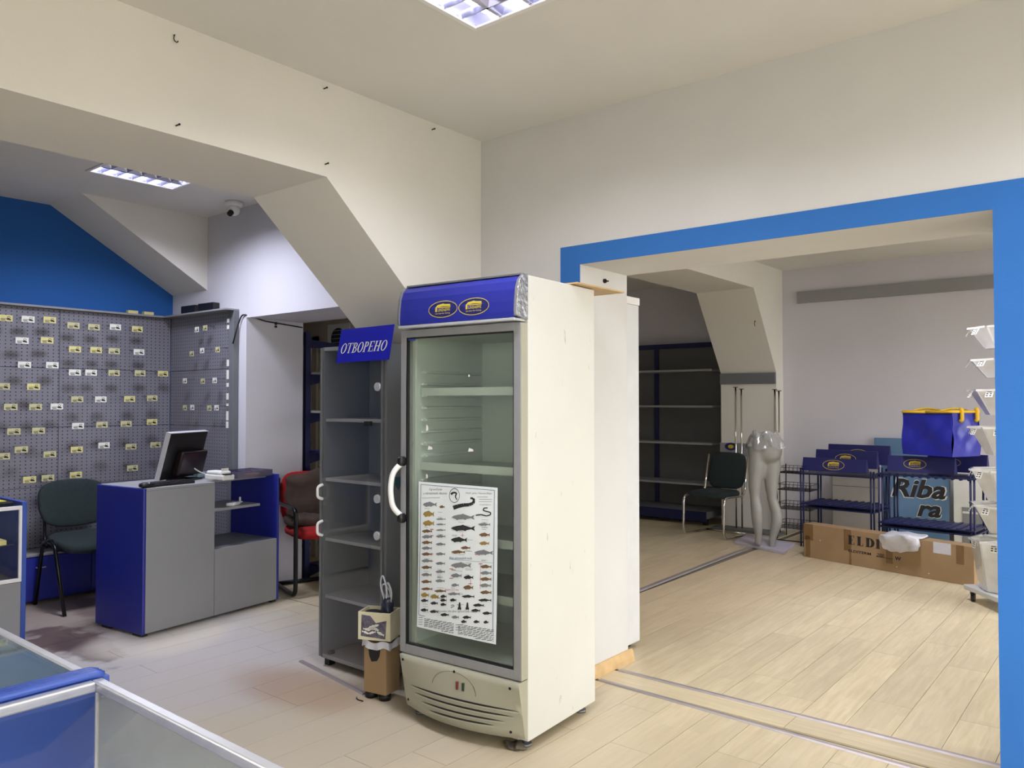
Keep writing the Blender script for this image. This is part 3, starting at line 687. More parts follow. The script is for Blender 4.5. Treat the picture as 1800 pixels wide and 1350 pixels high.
line(blue, 290, 645, 620, 672, 2); line(red, 530, 675, 530, 880, 2); line(red, 456, 800, 456, 850, 3); line(red, 440, 836, 470, 836, 4); line(red, 390, 440, 390, 470, 3); line(red, 376, 456, 404, 456, 3)
for (x, y) in ((140, 410), (140, 460), (140, 605), (140, 662), (500, 605), (305, 722), (305, 796), (530, 680)): line(red, x - 14, y, x + 14, y, 6)
for i in range(70):
    x, y = random.choice((100, 215, 330, 380, 440, 560)), random.randint(230, 1070); line(body, x - 24, y + 14, x + random.randint(5, 30), y + 16, 2.2)
for dst, m, nm in ((ink, M_INK, 'dark_fish_print'), (brown, mat('brown_fish_ink', (112, 84, 56), .6), 'brown_fish_print'), (gold, mat('golden_fish_ink', (150, 124, 62), .6), 'golden_fish_print'),
                   (grey, mat('grey_fish_ink', (120, 122, 124), .6), 'grey_fish_print'), (red, mat('red_ink', (178, 70, 70), .6), 'red_print'), (blue, mat('blue_ink', (60, 96, 128), .6), 'border_print'), (body, mat('grey_text_ink', (104, 106, 110), .6), 'lettering')):
    o = MB().flat(dst, pf).build(nm, m, po); o['kind'] = 'stuff'
# sheet of board lying on the fridge
tag(MB().box(-2.42, -2.02, 2.95, 3.36, 1.989, 1.996).build('thin_board', M_WOOD), 'thin board lying on top of the glass-door fridge', 'board')

# ================================================================ GLASS CABINET WITH SIGN
gc = thing('glass_cabinet', 'tall narrow grey cabinet with a glass door beside the fridge', 'cabinet', (-3.6, 2.735, 0))
CW, CD, CH = .535, .345, 1.755
for x in (0, CW - .018): B(x, x + .018, 0.008, CD, .04, CH).build('side_panel', M_GREYD, gc, .001)
B(.018, CW - .018, CD - .012, CD, .06, CH - .02).build('back_panel', M_GREYD, gc)
B(.018, CW - .018, .008, CD - .012, .04, .062).build('bottom_panel', M_GREYP, gc)
B(.018, CW - .018, .008, CD - .012, CH - .02, CH).build('top_panel', M_GREYP, gc)
for z in (1.36, 1.03, .70, .385): B(.019, CW - .019, .02, CD - .013, z - .018, z).build('shelf', M_GREYP, gc, .001)
gd = MB().box(0, .012, -.006, .006, .05, CH - .004).box(CW - .03, CW - .018, -.006, .006, .05, CH - .004).build('door_edge_strip', M_ALUD, gc)
B(.012, CW - .03, -.003, .002, .05, CH - .004).build('glass_door', G_CLEAR, gd)
for z in (.955, .755): MB().tube(fillet([(.03, -.006, z - .04), (.022, -.036, z - .03), (.022, -.036, z + .03), (.03, -.006, z + .04)], .02), .008, 8).build('handle', M_WHITEP, gd)
for z in (1.53, .95, .76): MB().cyl((CW - .055, -.012, z), (CW - .055, .004, z), .022, n=16).build('hinge', M_ALU, gd)
B(CW - .16, CW - .11, -.01, .006, 1.325, 1.35).build('lock', M_BLACK, gd, .002)
MB().cyl((.06, .02, .07), (.06, .05, .07), .012, n=10).build('door_stop', M_BLACK, gc)
for x in (.02, CW - .06):
    for y in (.02, CD - .06): B(x, x + .04, y, y + .04, 0, .04).build('foot', M_BLACK, gc)
sg = thing('open_sign', 'blue plastic sign with white slanted Cyrillic letters on top of the glass cabinet', 'sign', (-3.215, 2.722, 1.757))
# leaning plate: bottom edge in front of the cabinet top, leaning left
def sp_(u, v, lift=0.0): return (-.21 + u * .42 + .018 * v, -.018 - lift + .02 * v, -.095 + v * .18 + .004 * u)
MB().add([sp_(u, v, d) for d in (0, .004) for u, v in ((0, 0), (1, 0), (1, 1), (0, 1))], [(0, 1, 2, 3), (7, 6, 5, 4), (0, 4, 5, 1), (1, 5, 6, 2), (2, 6, 7, 3), (3, 7, 4, 0)]).build('plate', mat('bright_blue_sign', (22, 26, 170), .35), sg)
lt = fitw(serif_text('OTBOPEHO', .22), .87, .30)
MB().flat(lt, lambda u, v: sp_(.5 + u, .42 + v, .0055)).build('lettering', M_TAGW, sg)
MB().prism([(.024, .03), (-.024, .03), (-.024, -.01), (0, -.04), (.024, -.01)], 0, .0015, 'x').build('shield_sticker', mat('dark_green_sticker', (40, 74, 84), .5), gc).location = (CW, .09, 1.03)

# ================================================================ COUNTER ROOM: PEGBOARDS
XP = -6.53
pb = thing('pegboard_wall', 'long grey perforated pegboard along the blue wall', 'pegboard', (XP, 3.40, 0), PI / 2)
# local x runs along world +Y, local -y faces the room; x from -1.91 to 0
def peg_panel(parent, x0, x1, z0, z1, y=-.02):
    return MB().prism([(x0 + .0015, z0 + .0015), (x1 - .0015, z0 + .0015), (x1 - .0015, z1 - .0015), (x0 + .0015, z1 - .0015)], y - .008, y, 'y').build('panel', M_PEG, parent, .0012, 1)
ZS = (.36, .81, 1.26, 1.71, 2.16)
for (a, b) in ((-2.91, -1.91), (-1.91, -.91), (-.91, -.03)):
    for k in range(4): peg_panel(pb, a, b, ZS[k], ZS[k + 1])
for x in (-2.91, -1.91, -.91): B(x - .02, x + .02, -.02, -.002, .36, 2.16).build('upright', M_GREYD, pb)
MB().box(-2.91, -.03, -.075, -.002, 2.16, 2.176).build('top_ledge', M_GREYP, pb, .002)
ps2 = thing('pegboard_end', 'short grey pegboard on the end wall with a dark edge post', 'pegboard', (-6.53, 3.399, 0))
for k in range(4): peg_panel(ps2, .03, .95, ZS[k], ZS[k + 1])
B(.95, 1.03, -.045, -.002, 0, 2.16).build('edge_post', M_GREYD, ps2, .002)
MB().box(.03, 1.03, -.12, -.002, 2.16, 2.174).build('top_ledge', M_GREYP, ps2, .002)
B(.028, .05, -.02, -.002, 0, 2.16).build('upright', M_GREYD, ps2)
def white_strips():
    for k, (z, h) in enumerate(((2.1, .03), (2.05, .03), (1.78, .05), (1.70, .07), (1.6, .03), (1.52, .05), (1.44, .02), (1.38, .07), (1.30, .05))):
        B(.935, .965, -.048, -.0452, z - h, z).build('price_strip', M_TAGW, ps2)
white_strips()

# base cabinet under the pegboard
bc = thing('base_cabinet', 'low blue base cabinet with a grey top under the pegboard', 'cabinet', (-6.528, 1.2, 0))
B(0, .265, 0, 2.15, .02, .34).build('carcass', M_BLUEP, bc)
B(0, .285, 0, 2.16, .34, .358).build('top', M_GREYP, bc, .002)
for k in range(3):
    y0 = .01 + k * .715; f = B(.265, .281, y0, y0 + .71, .03, .335).build('drawer_front', M_BLUEP, bc, .002)
    MB().tube(fillet([(.281, y0 + .33, .26), (.30, y0 + .33, .26), (.30, y0 + .39, .26), (.281, y0 + .39, .26)], .01), .005, 6).build('handle', M_ALU, f)

# price-tag hooks: board coordinates found on the wall
import itertools
tag_mesh = {}
def hook_meshes():
    pr = MB()
    for dx in (-.012, .012): pr.tube([(dx, 0, 0), (dx, -.11, -.004), (dx, -.116, .006)], .0016, 5)
    pr.box(-.014, .014, -.003, 0, -.005, .005)
    tag_mesh['prong'] = pr.mesh('prong', M_GREYD)
    for nm, m in (('y', M_TAGY), ('w', M_TAGW), ('g', M_TAGG)):
        tag_mesh[nm] = MB().box(-.043, .043, -.122, -.119, -.042, .004).mesh('price_card', m)
    tx = [rect(-.034, -.004, -.032, -.028), rect(-.034, .014, -.024, -.021), rect(-.03, .0, -.038, -.035)] + shift(ring(.010, .008, .003, 12), .018, -.012) + [[(.006, -.018), (.03, -.022), (.034, -.034), (.004, -.03)]]
    tag_mesh['print'] = MB().flat(tx, lambda u, v: (u, -.1225, v)).mesh('print', M_INK)
hook_meshes()
def peg_hook(loc, rz, col, label, grp, s=1.0):
    t = thing('price_tag_hook', label, 'price tag', loc, rz, grp); t.scale = (s, 1, s)
    inst('prong', tag_mesh['prong'], t); c = inst('price_card', tag_mesh[col], t); inst('print', tag_mesh['print'], c)
CAMP = Vector((0, 0, 1.45))
_f = Vector((-math.sin(_yaw) * math.cos(_pit), math.cos(_yaw) * math.cos(_pit), math.sin(_pit))); _r = Vector((math.cos(_yaw), math.sin(_yaw), 0)); _u = _r.cross(_f)
ROWS = ('top', 'second', 'third', 'fourth', 'fifth', 'sixth', 'seventh', 'lowest')
ORD = ('first', 'second', 'third', 'fourth', 'fifth')
LEFT = [[(2.083, 2.073, 'y'), (2.227, 2.077, 'w'), (2.373, 2.083, 'y')], [(2.19, 1.918, 'w'), (2.357, 1.93, 'y')], [(2.208, 1.742, 'w'), (2.395, 1.746, 'w')], [(2.072, 1.582, 'g'), (2.27, 1.583, 'y')], [(2.123, 1.435, 'g'), (2.285, 1.434, 'g'), (2.43, 1.437, 'w')], [(2.145, 1.258, 'g'), (2.307, 1.259, 'g')], [(2.079, 1.082, 'g'), (2.195, 1.125, 'g'), (2.386, 1.081, 'g')], [(2.252, 0.903, 'y'), (2.375, 0.906, 'g')]]
RIGHT = [[(2.54, 2.054, 'g'), (2.69, 2.053, 'g'), (2.853, 2.065, 'w'), (3.027, 2.061, 'y')], [(2.553, 1.873, 'y'), (2.708, 1.875, 'y'), (2.846, 1.874, 'g'), (3.043, 1.876, 'w')], [(2.554, 1.696, 'w'), (2.673, 1.698, 'w'), (2.847, 1.701, 'g'), (3.053, 1.704, 'g'), (3.244, 1.706, 'y')], [(2.574, 1.491, 'g'), (2.748, 1.491, 'w'), (2.971, 1.495, 'y'), (3.155, 1.502, 'g')], [(2.582, 1.288, 'w'), (2.759, 1.293, 'g'), (2.946, 1.296, 'g'), (3.156, 1.307, 'y')], [(2.575, 1.107, 'y'), (2.776, 1.131, 'w'), (2.987, 1.111, 'g'), (3.187, 1.118, 'g')], [(2.571, 0.915, 'y'), (3.0, 0.939, 'g')]]
CN = {'y': 'yellow', 'w': 'white', 'g': 'faded'}
for nm, rows in (('left', LEFT), ('right', RIGHT)):
    for ri, row in enumerate(rows):
        for ci, (y, z, c) in enumerate(row):
            # card stands .2 m off the board
            peg_hook((XP + .028, y + (-.0 if nm else 0), z), PI / 2, c, '%s price tag, %s in the %s row of the wall pegboard %s column' % (CN[c], ORD[ci], ROWS[ri], nm), 'price tag hooks on the wall pegboards')
SIDE = [[(-5.936, 2.049), (-5.81, 2.054)], [(-6.011, 1.858), (-5.854, 1.877), (-5.624, 1.875)], [(-6.116, 1.641), (-5.838, 1.634), (-5.663, 1.637)], [(-6.112, 1.422), (-5.996, 1.425), (-5.738, 1.421), (-5.633, 1.424)]]
for ri, row in enumerate(SIDE):
    for ci, (x, z) in enumerate(row):
        t = thing('price_tag_hook', 'small pale price tag, %s in the %s row of the end pegboard' % (ORD[ci], ROWS[ri]), 'price tag', (x, 3.37, z), 0, 'price tag hooks on the end pegboard'); t.scale = (.7, .65, .9)
        inst('prong', tag_mesh['prong'], t); c = inst('price_card', tag_mesh['g' if (ri + ci) % 2 else 'w'], t); inst('print', tag_mesh['print'], c)
for k, (y, c) in enumerate(((3.03, 'y'), (3.16, 'y'))):
    tag(B(-6.50, -6.46, y - .04, y + .04, 2.177, 2.2).build('tag_card', M_TAGY), ('yellow tag card lying on the pegboard ledge, nearer the counter room lamp', 'yellow tag card lying on the pegboard ledge, next to the corner')[k], 'card')
for k, (x, wd, dz) in enumerate(((-6.07, .20, 0), (-5.80, .20, .005))):
    o = MB().box(-wd / 2, wd / 2, -.03, .03, 0, .06).build('black_box', M_BLACK, None, .004); o.location = (x, 3.315, 2.1745); o.rotation_euler = (0, 0, (.05, .08)[k])
    tag(o, ('small black box on the end pegboard ledge, nearer the blue wall', 'small black box on the end pegboard ledge, nearer the passage')[k], 'box')
tag(MB().tube(fillet([(-5.49, 3.34, 1.9), (-5.48, 3.38, 2.06), (-5.44, 3.385, 2.125), (-5.39, 3.4, 2.12), (-5.385, 3.55, 2.085), (-5.385, 3.9, 2.06)], .03, 4), .006, 6).build('black_cable', M_BLACK), 'black cable running from the end pegboard into the passage', 'cable')

# ================================================================ COUNTER (CASH DESK)
ck = thing('cash_desk', 'grey cash desk with blue end panels and an open shelf niche', 'desk', (-4.84, 2.346, 0), math.radians(6.6))
# local: x depth (front at 0, back at -.52), y along 0..1.066
DW, DD, DH = 1.066, .52, .915
B(-DD, .0, 0, .02, .015, DH).build('side_panel', M_BLUEP, ck, .006)
B(-DD, .0, DW - .022, DW, .015, DH + .012).build('side_panel', M_BLUEP, ck, .006)
SEAM = .515
B(-.019, -.001, .02, SEAM, .02, DH - .018).build('front_panel', M_GREYP, ck, .002)
B(-.019, -.001, SEAM + .003, DW - .022, .02, .462).build('lower_panel', M_GREYP, ck, .002)
B(-DD + .005, -.001, .0205, SEAM + .0, DH - .018, DH).build('desk_top', M_GREYP, ck, .003)
B(-DD + .005, -.12, SEAM, DW - .0225, DH - .018, DH).build('desk_top', M_GREYP, ck, .003)
B(-DD + .02, -.02, SEAM - .018, SEAM, .02, DH - .018).build('divider', M_GREYD, ck)
B(-DD + .02, -.02, SEAM, DW - .022, .444, .462).build('niche_floor', M_GREYD, ck)
B(-DD + .05, -.09, SEAM, DW - .1, .70, .718).build('niche_shelf', M_GREYP, ck, .002)
B(-DD + .005, -DD + .018, SEAM, SEAM + .19, .462, DH - .018).build('rear_panel', M_GREYD, ck)
for x in (-.06, -.40):
    for y in (.03, DW - .03): B(x - .06, x + .04, y - .02, y + .02, 0, .016).build('foot', M_BLACK, ck)
DT = DH + .001
def on_desk(name, label, cat, lx, ly, rz=0.0, z=DT):
    a = math.radians(6.6); x = -4.84 + lx * math.cos(a) - ly * math.sin(a); y = 2.346 + lx * math.sin(a) + ly * math.cos(a)
    return thing(name, label, cat, (x, y, z), a + rz)
# all-in-one monitor seen from behind
mo = on_desk('computer_monitor', 'black computer monitor with its back turned, leaning on the cash desk', 'monitor', -.30, .47, .38)
def mbx(x0, x1, y0, y1, z0_, z1_, nm, m, bev=.006, par=None):
    o = B(x0, x1, y0, y1, z0_, z1_).build(nm, m, par or mo, bev); o.data.transform(Matrix.Translation((-.02, 0, .012)) @ Matrix.Rotation(.26, 4, 'Y')); return o
sc_ = mbx(-.035, 0, -.22, .22, 0, .325, 'casing', M_BLACK, .008)
mbx(-.037, -.0355, -.205, .205, .02, .31, 'screen', mat('dark_screen', (8, 9, 12), .1), 0)
mbx(-.034, .0015, -.2225, -.219, 0, .327, 'bezel_edge', M_ALU, .0)
mbx(-.034, .0015, -.2225, .2225, .324, .3275, 'bezel_edge', M_ALU, .0)
mbx(0, .05, -.10, .20, .03, .20, 'rear_housing', mat('dark_red_black_plastic', (26, 14, 14), .3), .012)
B(-.06, .10, -.09, .09, 0, .012).build('stand_foot', M_BLACK, mo, .003)
MB().tube(fillet([(.02, .06, .10), (.07, .09, .05), (.10, .16, .02), (.12, .26, .008)], .05, 5), .005, 6).build('cable', M_WHITEP, mo)
kb = on_desk('keyboard', 'black keyboard on the cash desk before the monitor', 'keyboard', -.11, .17)
B(-.07, .07, -.09, .22, 0, .016).build('case', M_BLACK, kb, .004)
kc = B(-.008, .008, -.008, .008, 0, .006).mesh('key', M_BLACK, .002, 1)
for i in range(5):
    for j in range(14): inst('key', kc, kb, (-.045 + i * .022, -.075 + j * .021, .016))
ms = on_desk('mouse', 'small black mouse on the corner of the cash desk', 'mouse', -.045, .05, 0)
MB().soft((0, 0, .016), (.06, .10, .034), .7, .7, 16, 10).build('shell', M_BLACK, ms); B(.01, .026, -.004, .004, .026, .033).build('wheel', M_ALU, ms, .002)
fp = on_desk('receipt_printer', 'white receipt printer beside the monitor on the cash desk', 'printer', -.11, .63)
B(-.10, .10, -.045, .05, .0, .035).build('base', M_WHITEP, fp, .006); B(-.09, .07, -.04, .045, .035, .06).build('cover', M_WHITEP, fp, .01); B(.071, .1005, -.03, .03, .036, .042).build('paper_slot', M_BLACK, fp)
MB().flat([rect(-.03, .03, .0, .05)], lambda u, v: (.06, u, .06 + v * .4)).build('receipt', M_TAGW, fp)
cd = on_desk('card_terminal', 'pale blue card terminal with keys on the cash desk', 'terminal', -.42, .68)
B(-.09, .09, -.06, .07, 0, .03).build('body', mat('pale_blue_plastic', (150, 178, 196), .4), cd, .006)
for i in range(3):
    B(-.02 + i * .03, .0 + i * .03, -.045, -.02, .03, .05).build('module', mat('pale_blue_plastic', (150, 178, 196)), cd, .003)
    B(-.07, -.04, -.045 + i * .03, -.025 + i * .03, .03, .055).build('module', mat('pale_blue_plastic', (150, 178, 196)), cd, .003)
tr = on_desk('plastic_tray', 'shallow clear plastic tray on the cash desk', 'tray', -.16, .885, .0)
a = MB().box(-.12, .12, -.15, .15, 0, .003)
for (x0, x1, y0, y1) in ((-.12, -.117, -.15, .15), (.117, .12, -.15, .15), (-.117, .117, -.15, -.147), (-.117, .117, .147, .15)): a.box(x0, x1, y0, y1, .003, .045)
a.build('tray', glass('smoky_plastic', (200, 206, 220), 1.4, .35, (120, 112, 130), .1), tr)
MB().soft((.02, .05, .013), (.09, .12, .016), .8, .8, 14, 8).build('orange_packet', mat('orange_plastic', (204, 110, 70), .5), tr)
sp3 = on_desk('white_stapler', 'white stapler-like gadget on the niche shelf of the cash desk', 'gadget', -.16, .80, .5, .719)
B(-.03, .03, -.08, .03, 0, .022).build('body', M_WHITEP, sp3, .006)
MB().tube(fillet([(-.02, .03, .012), (-.02, .09, .012), (.02, .09, .012), (.02, .03, .012)], .01), .004, 6).build('loop', M_WHITEP, sp3); B(-.006, .006, .085, .095, .0, .045).build('pin', M_WHITEP, sp3, .002)

# ================================================================ CHAIRS
def iso_chair(label, loc, rz):
    t = thing('office_chair', label, 'chair', loc, rz)      # faces local +x, width along y
    MB().soft((.02, 0, .455), (.46, .47, .075), .45, .5, 28, 12, lambda p: (p[0], p[1], p[2] + .03 * (p[0] / .23) ** 2 * (-1 if p[0] > 0 else 1))).build('seat', M_GREEN, t)
    def bb(p): return (p[0] - .10 * (p[2] / .17) * .5 - .03 * (1 - (p[1] / .24) ** 2), p[1], p[2] + .03 * (abs(p[1]) / .24) ** 2 * (1 if p[2] < 0 else -1))
    MB().soft((-.24, 0, .705), (.06, .49, .34), .5, .42, 28, 14, bb).build('backrest', M_GREEN, t)
    def bb2(p): return (p[0] - .10 * (p[2] / .17) * .5 - .03 * (1 - (p[1] / .24) ** 2), p[1], p[2] + .03 * (abs(p[1]) / .24) ** 2 * (1 if p[2] < 0 else -1))
    MB().soft((-.268, 0, .70), (.045, .475, .325), .5, .42, 24, 12, bb2).build('back_shell', M_BLACK, t)
    MB().soft((.02, 0, .425), (.44, .45, .05), .45, .5, 24, 10).build('seat_shell', M_BLACK, t)
    for s in (-1, 1):
        y = s * .255
        MB().tube(fillet([(-.255, y, .0), (-.13, y, .46), (.02, y, .48)], .05), .0135, 10).build('leg', M_BLACKM, t)
        MB().tube(fillet([(.25, y, .0), (.07, y, .46), (-.04, y, .475)], .05), .0135, 10).build('leg', M_BLACKM, t)
        MB().tube(fillet([(-.02, y * .9, .43), (-.2, y * .86, .44), (-.245, y * .8, .56), (-.27, y * .78, .66)], .05), .011, 8).build('back_support', M_BLACKM, t)
    for x in (-.1, .09): MB().cyl((x, -.255, .425), (x, .255, .425), .010, n=8).build('cross_bar', M_BLACKM, t)
    return t
iso_chair('dark green upholstered chair with black metal legs behind the cash desk', (-5.985, 2.505, 0), 0)

def cantilever(name, label, loc, rz, frame, seatm, backm, arm=True, wd=.48):
    t = thing(name, label, 'chair', loc, rz)                # faces local -y
    h = wd / 2
    for s in (-1, 1):
        x = s * h
        if arm: pts = [(x, .23, .02), (x, -.25, .02), (x, -.25, .66), (x, .20, .66), (x * .96, .24, .85)]
        else: pts = [(x, .24, .012), (x, -.25, .012), (x, -.24, .44), (x, .18, .43), (x, .28, .86)]
        MB().tube(fillet(pts, .08, 6), .0165 if arm else .0125, 10).build('side_tube', frame, t)
    z = .02 if arm else .012
    MB().cyl((-h, .23 if arm else .24, z), (h, .23 if arm else .24, z), .0165 if arm else .0125, n=10).build('floor_bar', frame, t)
    MB().soft((0, -.02, .455), (wd - .045, .48, .09), .45, .55, 24, 12).build('seat', seatm, t)
    MB().soft((0, .26 if arm else .26, .69), (wd - .06, .07, .40), .45, .45, 24, 12, lambda p: (p[0], p[1] + p[2] * .2, p[2])).build('backrest', backm, t)
    return t
M_RED = mat('red_fabric', (150, 16, 14), .9, 0, .1, 30, .3, 300)
M_BROWN = mat('brown_fabric', (64, 50, 40), .95, 0, .15, 10, .5, 90)
rc = cantilever('armchair', 'red office armchair with black tube frame behind the cash desk', (-5.08, 3.845, 0), math.radians(72), M_BLACKM, M_RED, M_RED, True, .52)
jk = thing('brown_jacket', 'brown jacket draped over the red armchair', 'jacket', (-5.08, 3.845, 0), math.radians(72))
def jac(p):
    return (p[0] + .012 * math.sin(p[2] * 40 + p[0] * 9), p[1] + p[2] * .2 + .012 * math.sin(p[0] * 30) + .01 * math.sin(p[2] * 34 + 2 * p[0]), p[2] + .02 * math.sin(p[0] * 16))
MB().soft((0, .16, .70), (.42, .10, .40), .5, .5, 40, 24, jac).build('body', M_BROWN, jk)
MB().soft((-.1, .04, .53), (.30, .26, .09), .6, .6, 30, 14, lambda p: (p[0], p[1], p[2] + .012 * math.sin(p[0] * 40 + p[1] * 20))).build('sleeve', M_BROWN, jk)

# passage: blue shelf unit and extractor fan
su = thing('shelf_unit', 'navy metal shelf unit standing in the passage', 'shelf', (-5.44, 3.99, 0))
for x in (0, 1.0): B(x - .02, x + .02, -.025, .025, 0, 2.03).build('upright', M_NAVY, su, .003)
for x in (0, 1.0): MB().prism([(.025, 1.90), (.025, 1.97), (.36, 1.945), (.36, 1.915)], x - .012, x + .012).build('bracket_arm', M_NAVY, su)
for z in (1.68, 1.36, 1.03, .10):
    B(-.02, 1.02, .03, .36, z, z + .02).build('shelf', M_GREYP if z > 1.2 else M_NAVY, su, .002)
    for x in (0, 1.0): MB().prism([(.025, z - .09), (.025, z), (.34, z), (.34, z - .02)], x - .008, x + .008).build('bracket', M_NAVY, su)
vf = thing('extractor_fan', 'square white wall fan with a round dark grille in the passage', 'fan', (-5.78, 4.6, 2.05))
B(-.16, .16, -.02, -.001, -.16, .12).build('plate', M_WHITEP, vf, .006)
MB().cyl((0, -.012, -.02), (0, -.024, -.02), .10, n=28).build('grille', M_BLACK, vf)
for k in range(5): B(-.09 + abs(k - 2) * .012, .09 - abs(k - 2) * .012, -.028, -.024, -.092 + k * .036, -.086 + k * .036).build('slat', M_GREYP, vf)
db = tag(MB().soft((0, 0, .05), (.34, .2, .12), .7, .7, 20, 10).build('black_bag', M_BLACK), 'dark bag lying on the passage floor behind the armchair', 'bag'); db.location = (-5.62, 4.45, 0)

# ================================================================ DISPLAY CASES
lc = thing('display_counter', 'grey and blue display counter with a glass front at the left edge', 'counter', (-5.335, 1.872, 0))
# local: front at x=0 (facing +x), runs to y=-1.0
B(-.52, .0, -.028, 0, .0, .845).build('side_panel', M_BLUEL, lc, .004)
B(-.52, .0, -1.0, -.972, .0, .845).build('side_panel', M_BLUEL, lc, .004)
B(-.02, -.003, -.972, -.028, .02, .362).build('front_panel', M_GREYP, lc, .002)
B(-.5, -.02, -.972, -.028, .344, .362).build('case_floor', M_GREYP, lc)
B(-.5, -.485, -.972, -.028, .02, .82).build('rear_panel', M_GREYD, lc)
for z in (.365, .80): B(-.02, .006, -.972, -.028, z, z + .022).build('frame_rail', M_WHITEP, lc, .002)
for y in (-.972, -.044): B(-.012, .006, y, y + .016, .387, .80).build('frame_post', M_WHITEP, lc, .002)
B(-.008, -.003, -.956, -.044, .387, .80).build('front_glass', G_CLEAR, lc)
B(-.5, .0, -.972, -.028, .823, .829).build('top_glass', G_CLEAR, lc)
B(-.48, -.06, -.95, -.05, .58, .586).build('glass_shelf', G_CASE, lc)
for k, (y, c) in enumerate(((-.12, 'y'), (-.3, 'g'), (-.5, 'y'))):
    tag(B(-5.335 - .22, -5.335 - .06, 1.872 + y - .07, 1.872 + y + .03, .5865, .615).build('tackle_packet', (M_TAGY, M_TAGG, M_TAGY)[k]), ('small yellow packet on the display counter glass shelf, nearest its blue end', 'faded packet on the display counter glass shelf, in the middle', 'yellow packet on the display counter glass shelf, farthest from its blue end')[k], 'packet')
tag(B(-5.80, -5.40, 1.45, 1.82, .8295, .842).build('black_folder', M_BLACK, None, .003), 'flat black folder on the display counter under a yellow leaflet', 'folder')
yl = thing('yellow_leaflet', 'yellow leaflet lying on the black folder at the left edge', 'leaflet', (-5.60, 1.64, .8425), .06)
B(-.15, .15, -.16, .15, 0, .004).build('sheet', mat('bright_yellow_paper', (216, 214, 70), .6, 0, .2, 14), yl)
MB().flat([rect(-.12, -.02, -.1, .1), rect(.02, .06, -.12, .12)], lambda u, v: (u, v, .0045)).build('print', M_TAGW, yl)

def vitrine(label, x0, x1, y0, y1, blue_l, blue_r):
    t = thing('glass_display_case', label, 'display case', (x0, y0, 0))
    w_, d_ = x1 - x0, y1 - y0; hh = .9; q = .02
    B(.02, w_ - .02, .02, d_ - .02, .02, .34).build('plinth', M_GREYP, t)
    B(.02, w_ - .02, .02, d_ - .02, .34, .356).build('case_floor', M_GREYP, t)
    for (a, b) in ((0, 0), (w_ - q, 0), (0, d_ - q), (w_ - q, d_ - q)): B(a, a + q, b, b + q, .0, hh - q).build('corner_post', M_ALU, t, .003)
    for b in (0, d_ - q): B(0, w_, b, b + q, hh - q, hh).build('top_rail', M_ALU, t, .003)
    for a in (0, w_ - q): B(a, a + q, q, d_ - q, hh - q, hh).build('top_rail', M_ALU, t, .003)
    B(q, w_ - q, q, d_ - q, hh - .009, hh - .003).build('top_glass', G_CASE if blue_r else G_CLEAR, t)
    B(q, w_ - q, .006, .011, .36, hh - q).build('front_glass', G_CLEAR, t)
    B(q, w_ - q, d_ - .014, d_ - .008, .36, hh - q).build('rear_glass', G_FROST, t)
    if blue_l: B(.004, .016, q, d_ - q, .34, hh - q).build('end_panel', M_BLUEL, t)
    if blue_r: B(w_ - .016, w_ - .004, q, d_ - q, .34, hh - q).build('end_panel', M_BLUEL, t)
    return t
vA = vitrine('glass-topped display case at the lower left, beyond the blue edge strip', -2.75, -1.675, .10, .715, True, True)
B(.05, 1.02, .04, .56, .60, .606).build('glass_shelf', G_CASE, vA)
vB = vitrine('glass display case with a blue end panel at the lower left corner', -1.64, -.45, .10, .715, True, False)
bar = thing('blue_edge_strip', 'ribbed blue plastic edge strip between the two glass display cases', 'edge strip', (-1.6575, .42, .9))
B(-.0165, .0165, -.33, .31, -.9, .0).build('dividing_board', M_BLUEL, bar)
for k, x in enumerate((-.013, 0, .013)):
    MB().tube([(x, -.33, .009), (x, .265, .009), (x, .285, .008), (x, .298, .003)], .0085, 10).build('rib', M_BLUEL, bar)

# ================================================================ THINGS BESIDE THE FRIDGE
cbx = thing('cardboard_carton', 'small brown cardboard carton with a torn hand hole beside the fridge', 'box', (-2.975, 2.640, 0), math.radians(10))
for x in (-.045, .04): MB().cyl((x, -.03, 0), (x, -.03, .03), .03, n=14).build('black_tub', M_BLACK, cbx)
B(-.068, .068, -.06, .05, .03, .275).build('carton', M_CARD, cbx, .003)
MB().flat([[(-.038, .24), (.01, .25), (.035, .245), (.03, .215), (.015, .19), (-.02, .182), (-.034, .21)]], lambda u, v: (u, -.0608, v)).build('hand_hole', M_BLACK, cbx)
def skirt(u, v):
    a = 2 * PI * u; k = .078 + .008 * math.sin(a * 9) * v
    return (k * max(-1, min(1, 1.3 * math.cos(a))), -.005 + (k - .012) * max(-1, min(1, 1.3 * math.sin(a))), .285 - .035 * v + .008 * math.sin(a * 5))
MB().grid(skirt, 48, 3).build('plastic_lining', M_BAGP, cbx)
wbn = thing('cream_bin', 'cream box with a printed front standing on the cardboard carton', 'box', (-2.985, 2.628, .290), math.radians(24))
a = MB()
for (x0, x1, y0, y1) in ((-.085, .085, -.062, -.057), (-.085, .085, .057, .062), (-.085, -.080, -.057, .057), (.080, .085, -.057, .057)): a.box(x0, x1, y0, y1, 0, .135)
a.box(-.08, .08, -.057, .057, 0, .005).build('bin', mat('cream_card', (214, 208, 176), .6, 0, .08, 12), wbn, .001)
prt = MB()
prt.flat([[(-.07, .018), (.06, .01), (.066, .10), (.01, .085), (-.02, .118), (-.066, .122)]], lambda u, v: (u, -.0628, v)); prt.build('printed_picture', mat('dark_print', (92, 88, 104), .6, 0, .5, 60), wbn)
sc2 = []
for k in range(12):
    x = random.uniform(-.05, .045); z = random.uniform(.025, .085); sc2.append(fish(x, z, .04, .012, random.choice((-1, 1)), random.uniform(-.5, .5)))
MB().flat(sc2, lambda u, v: (u, -.0634, v)).build('picture_fish', M_TAGW, wbn)['kind'] = 'stuff'
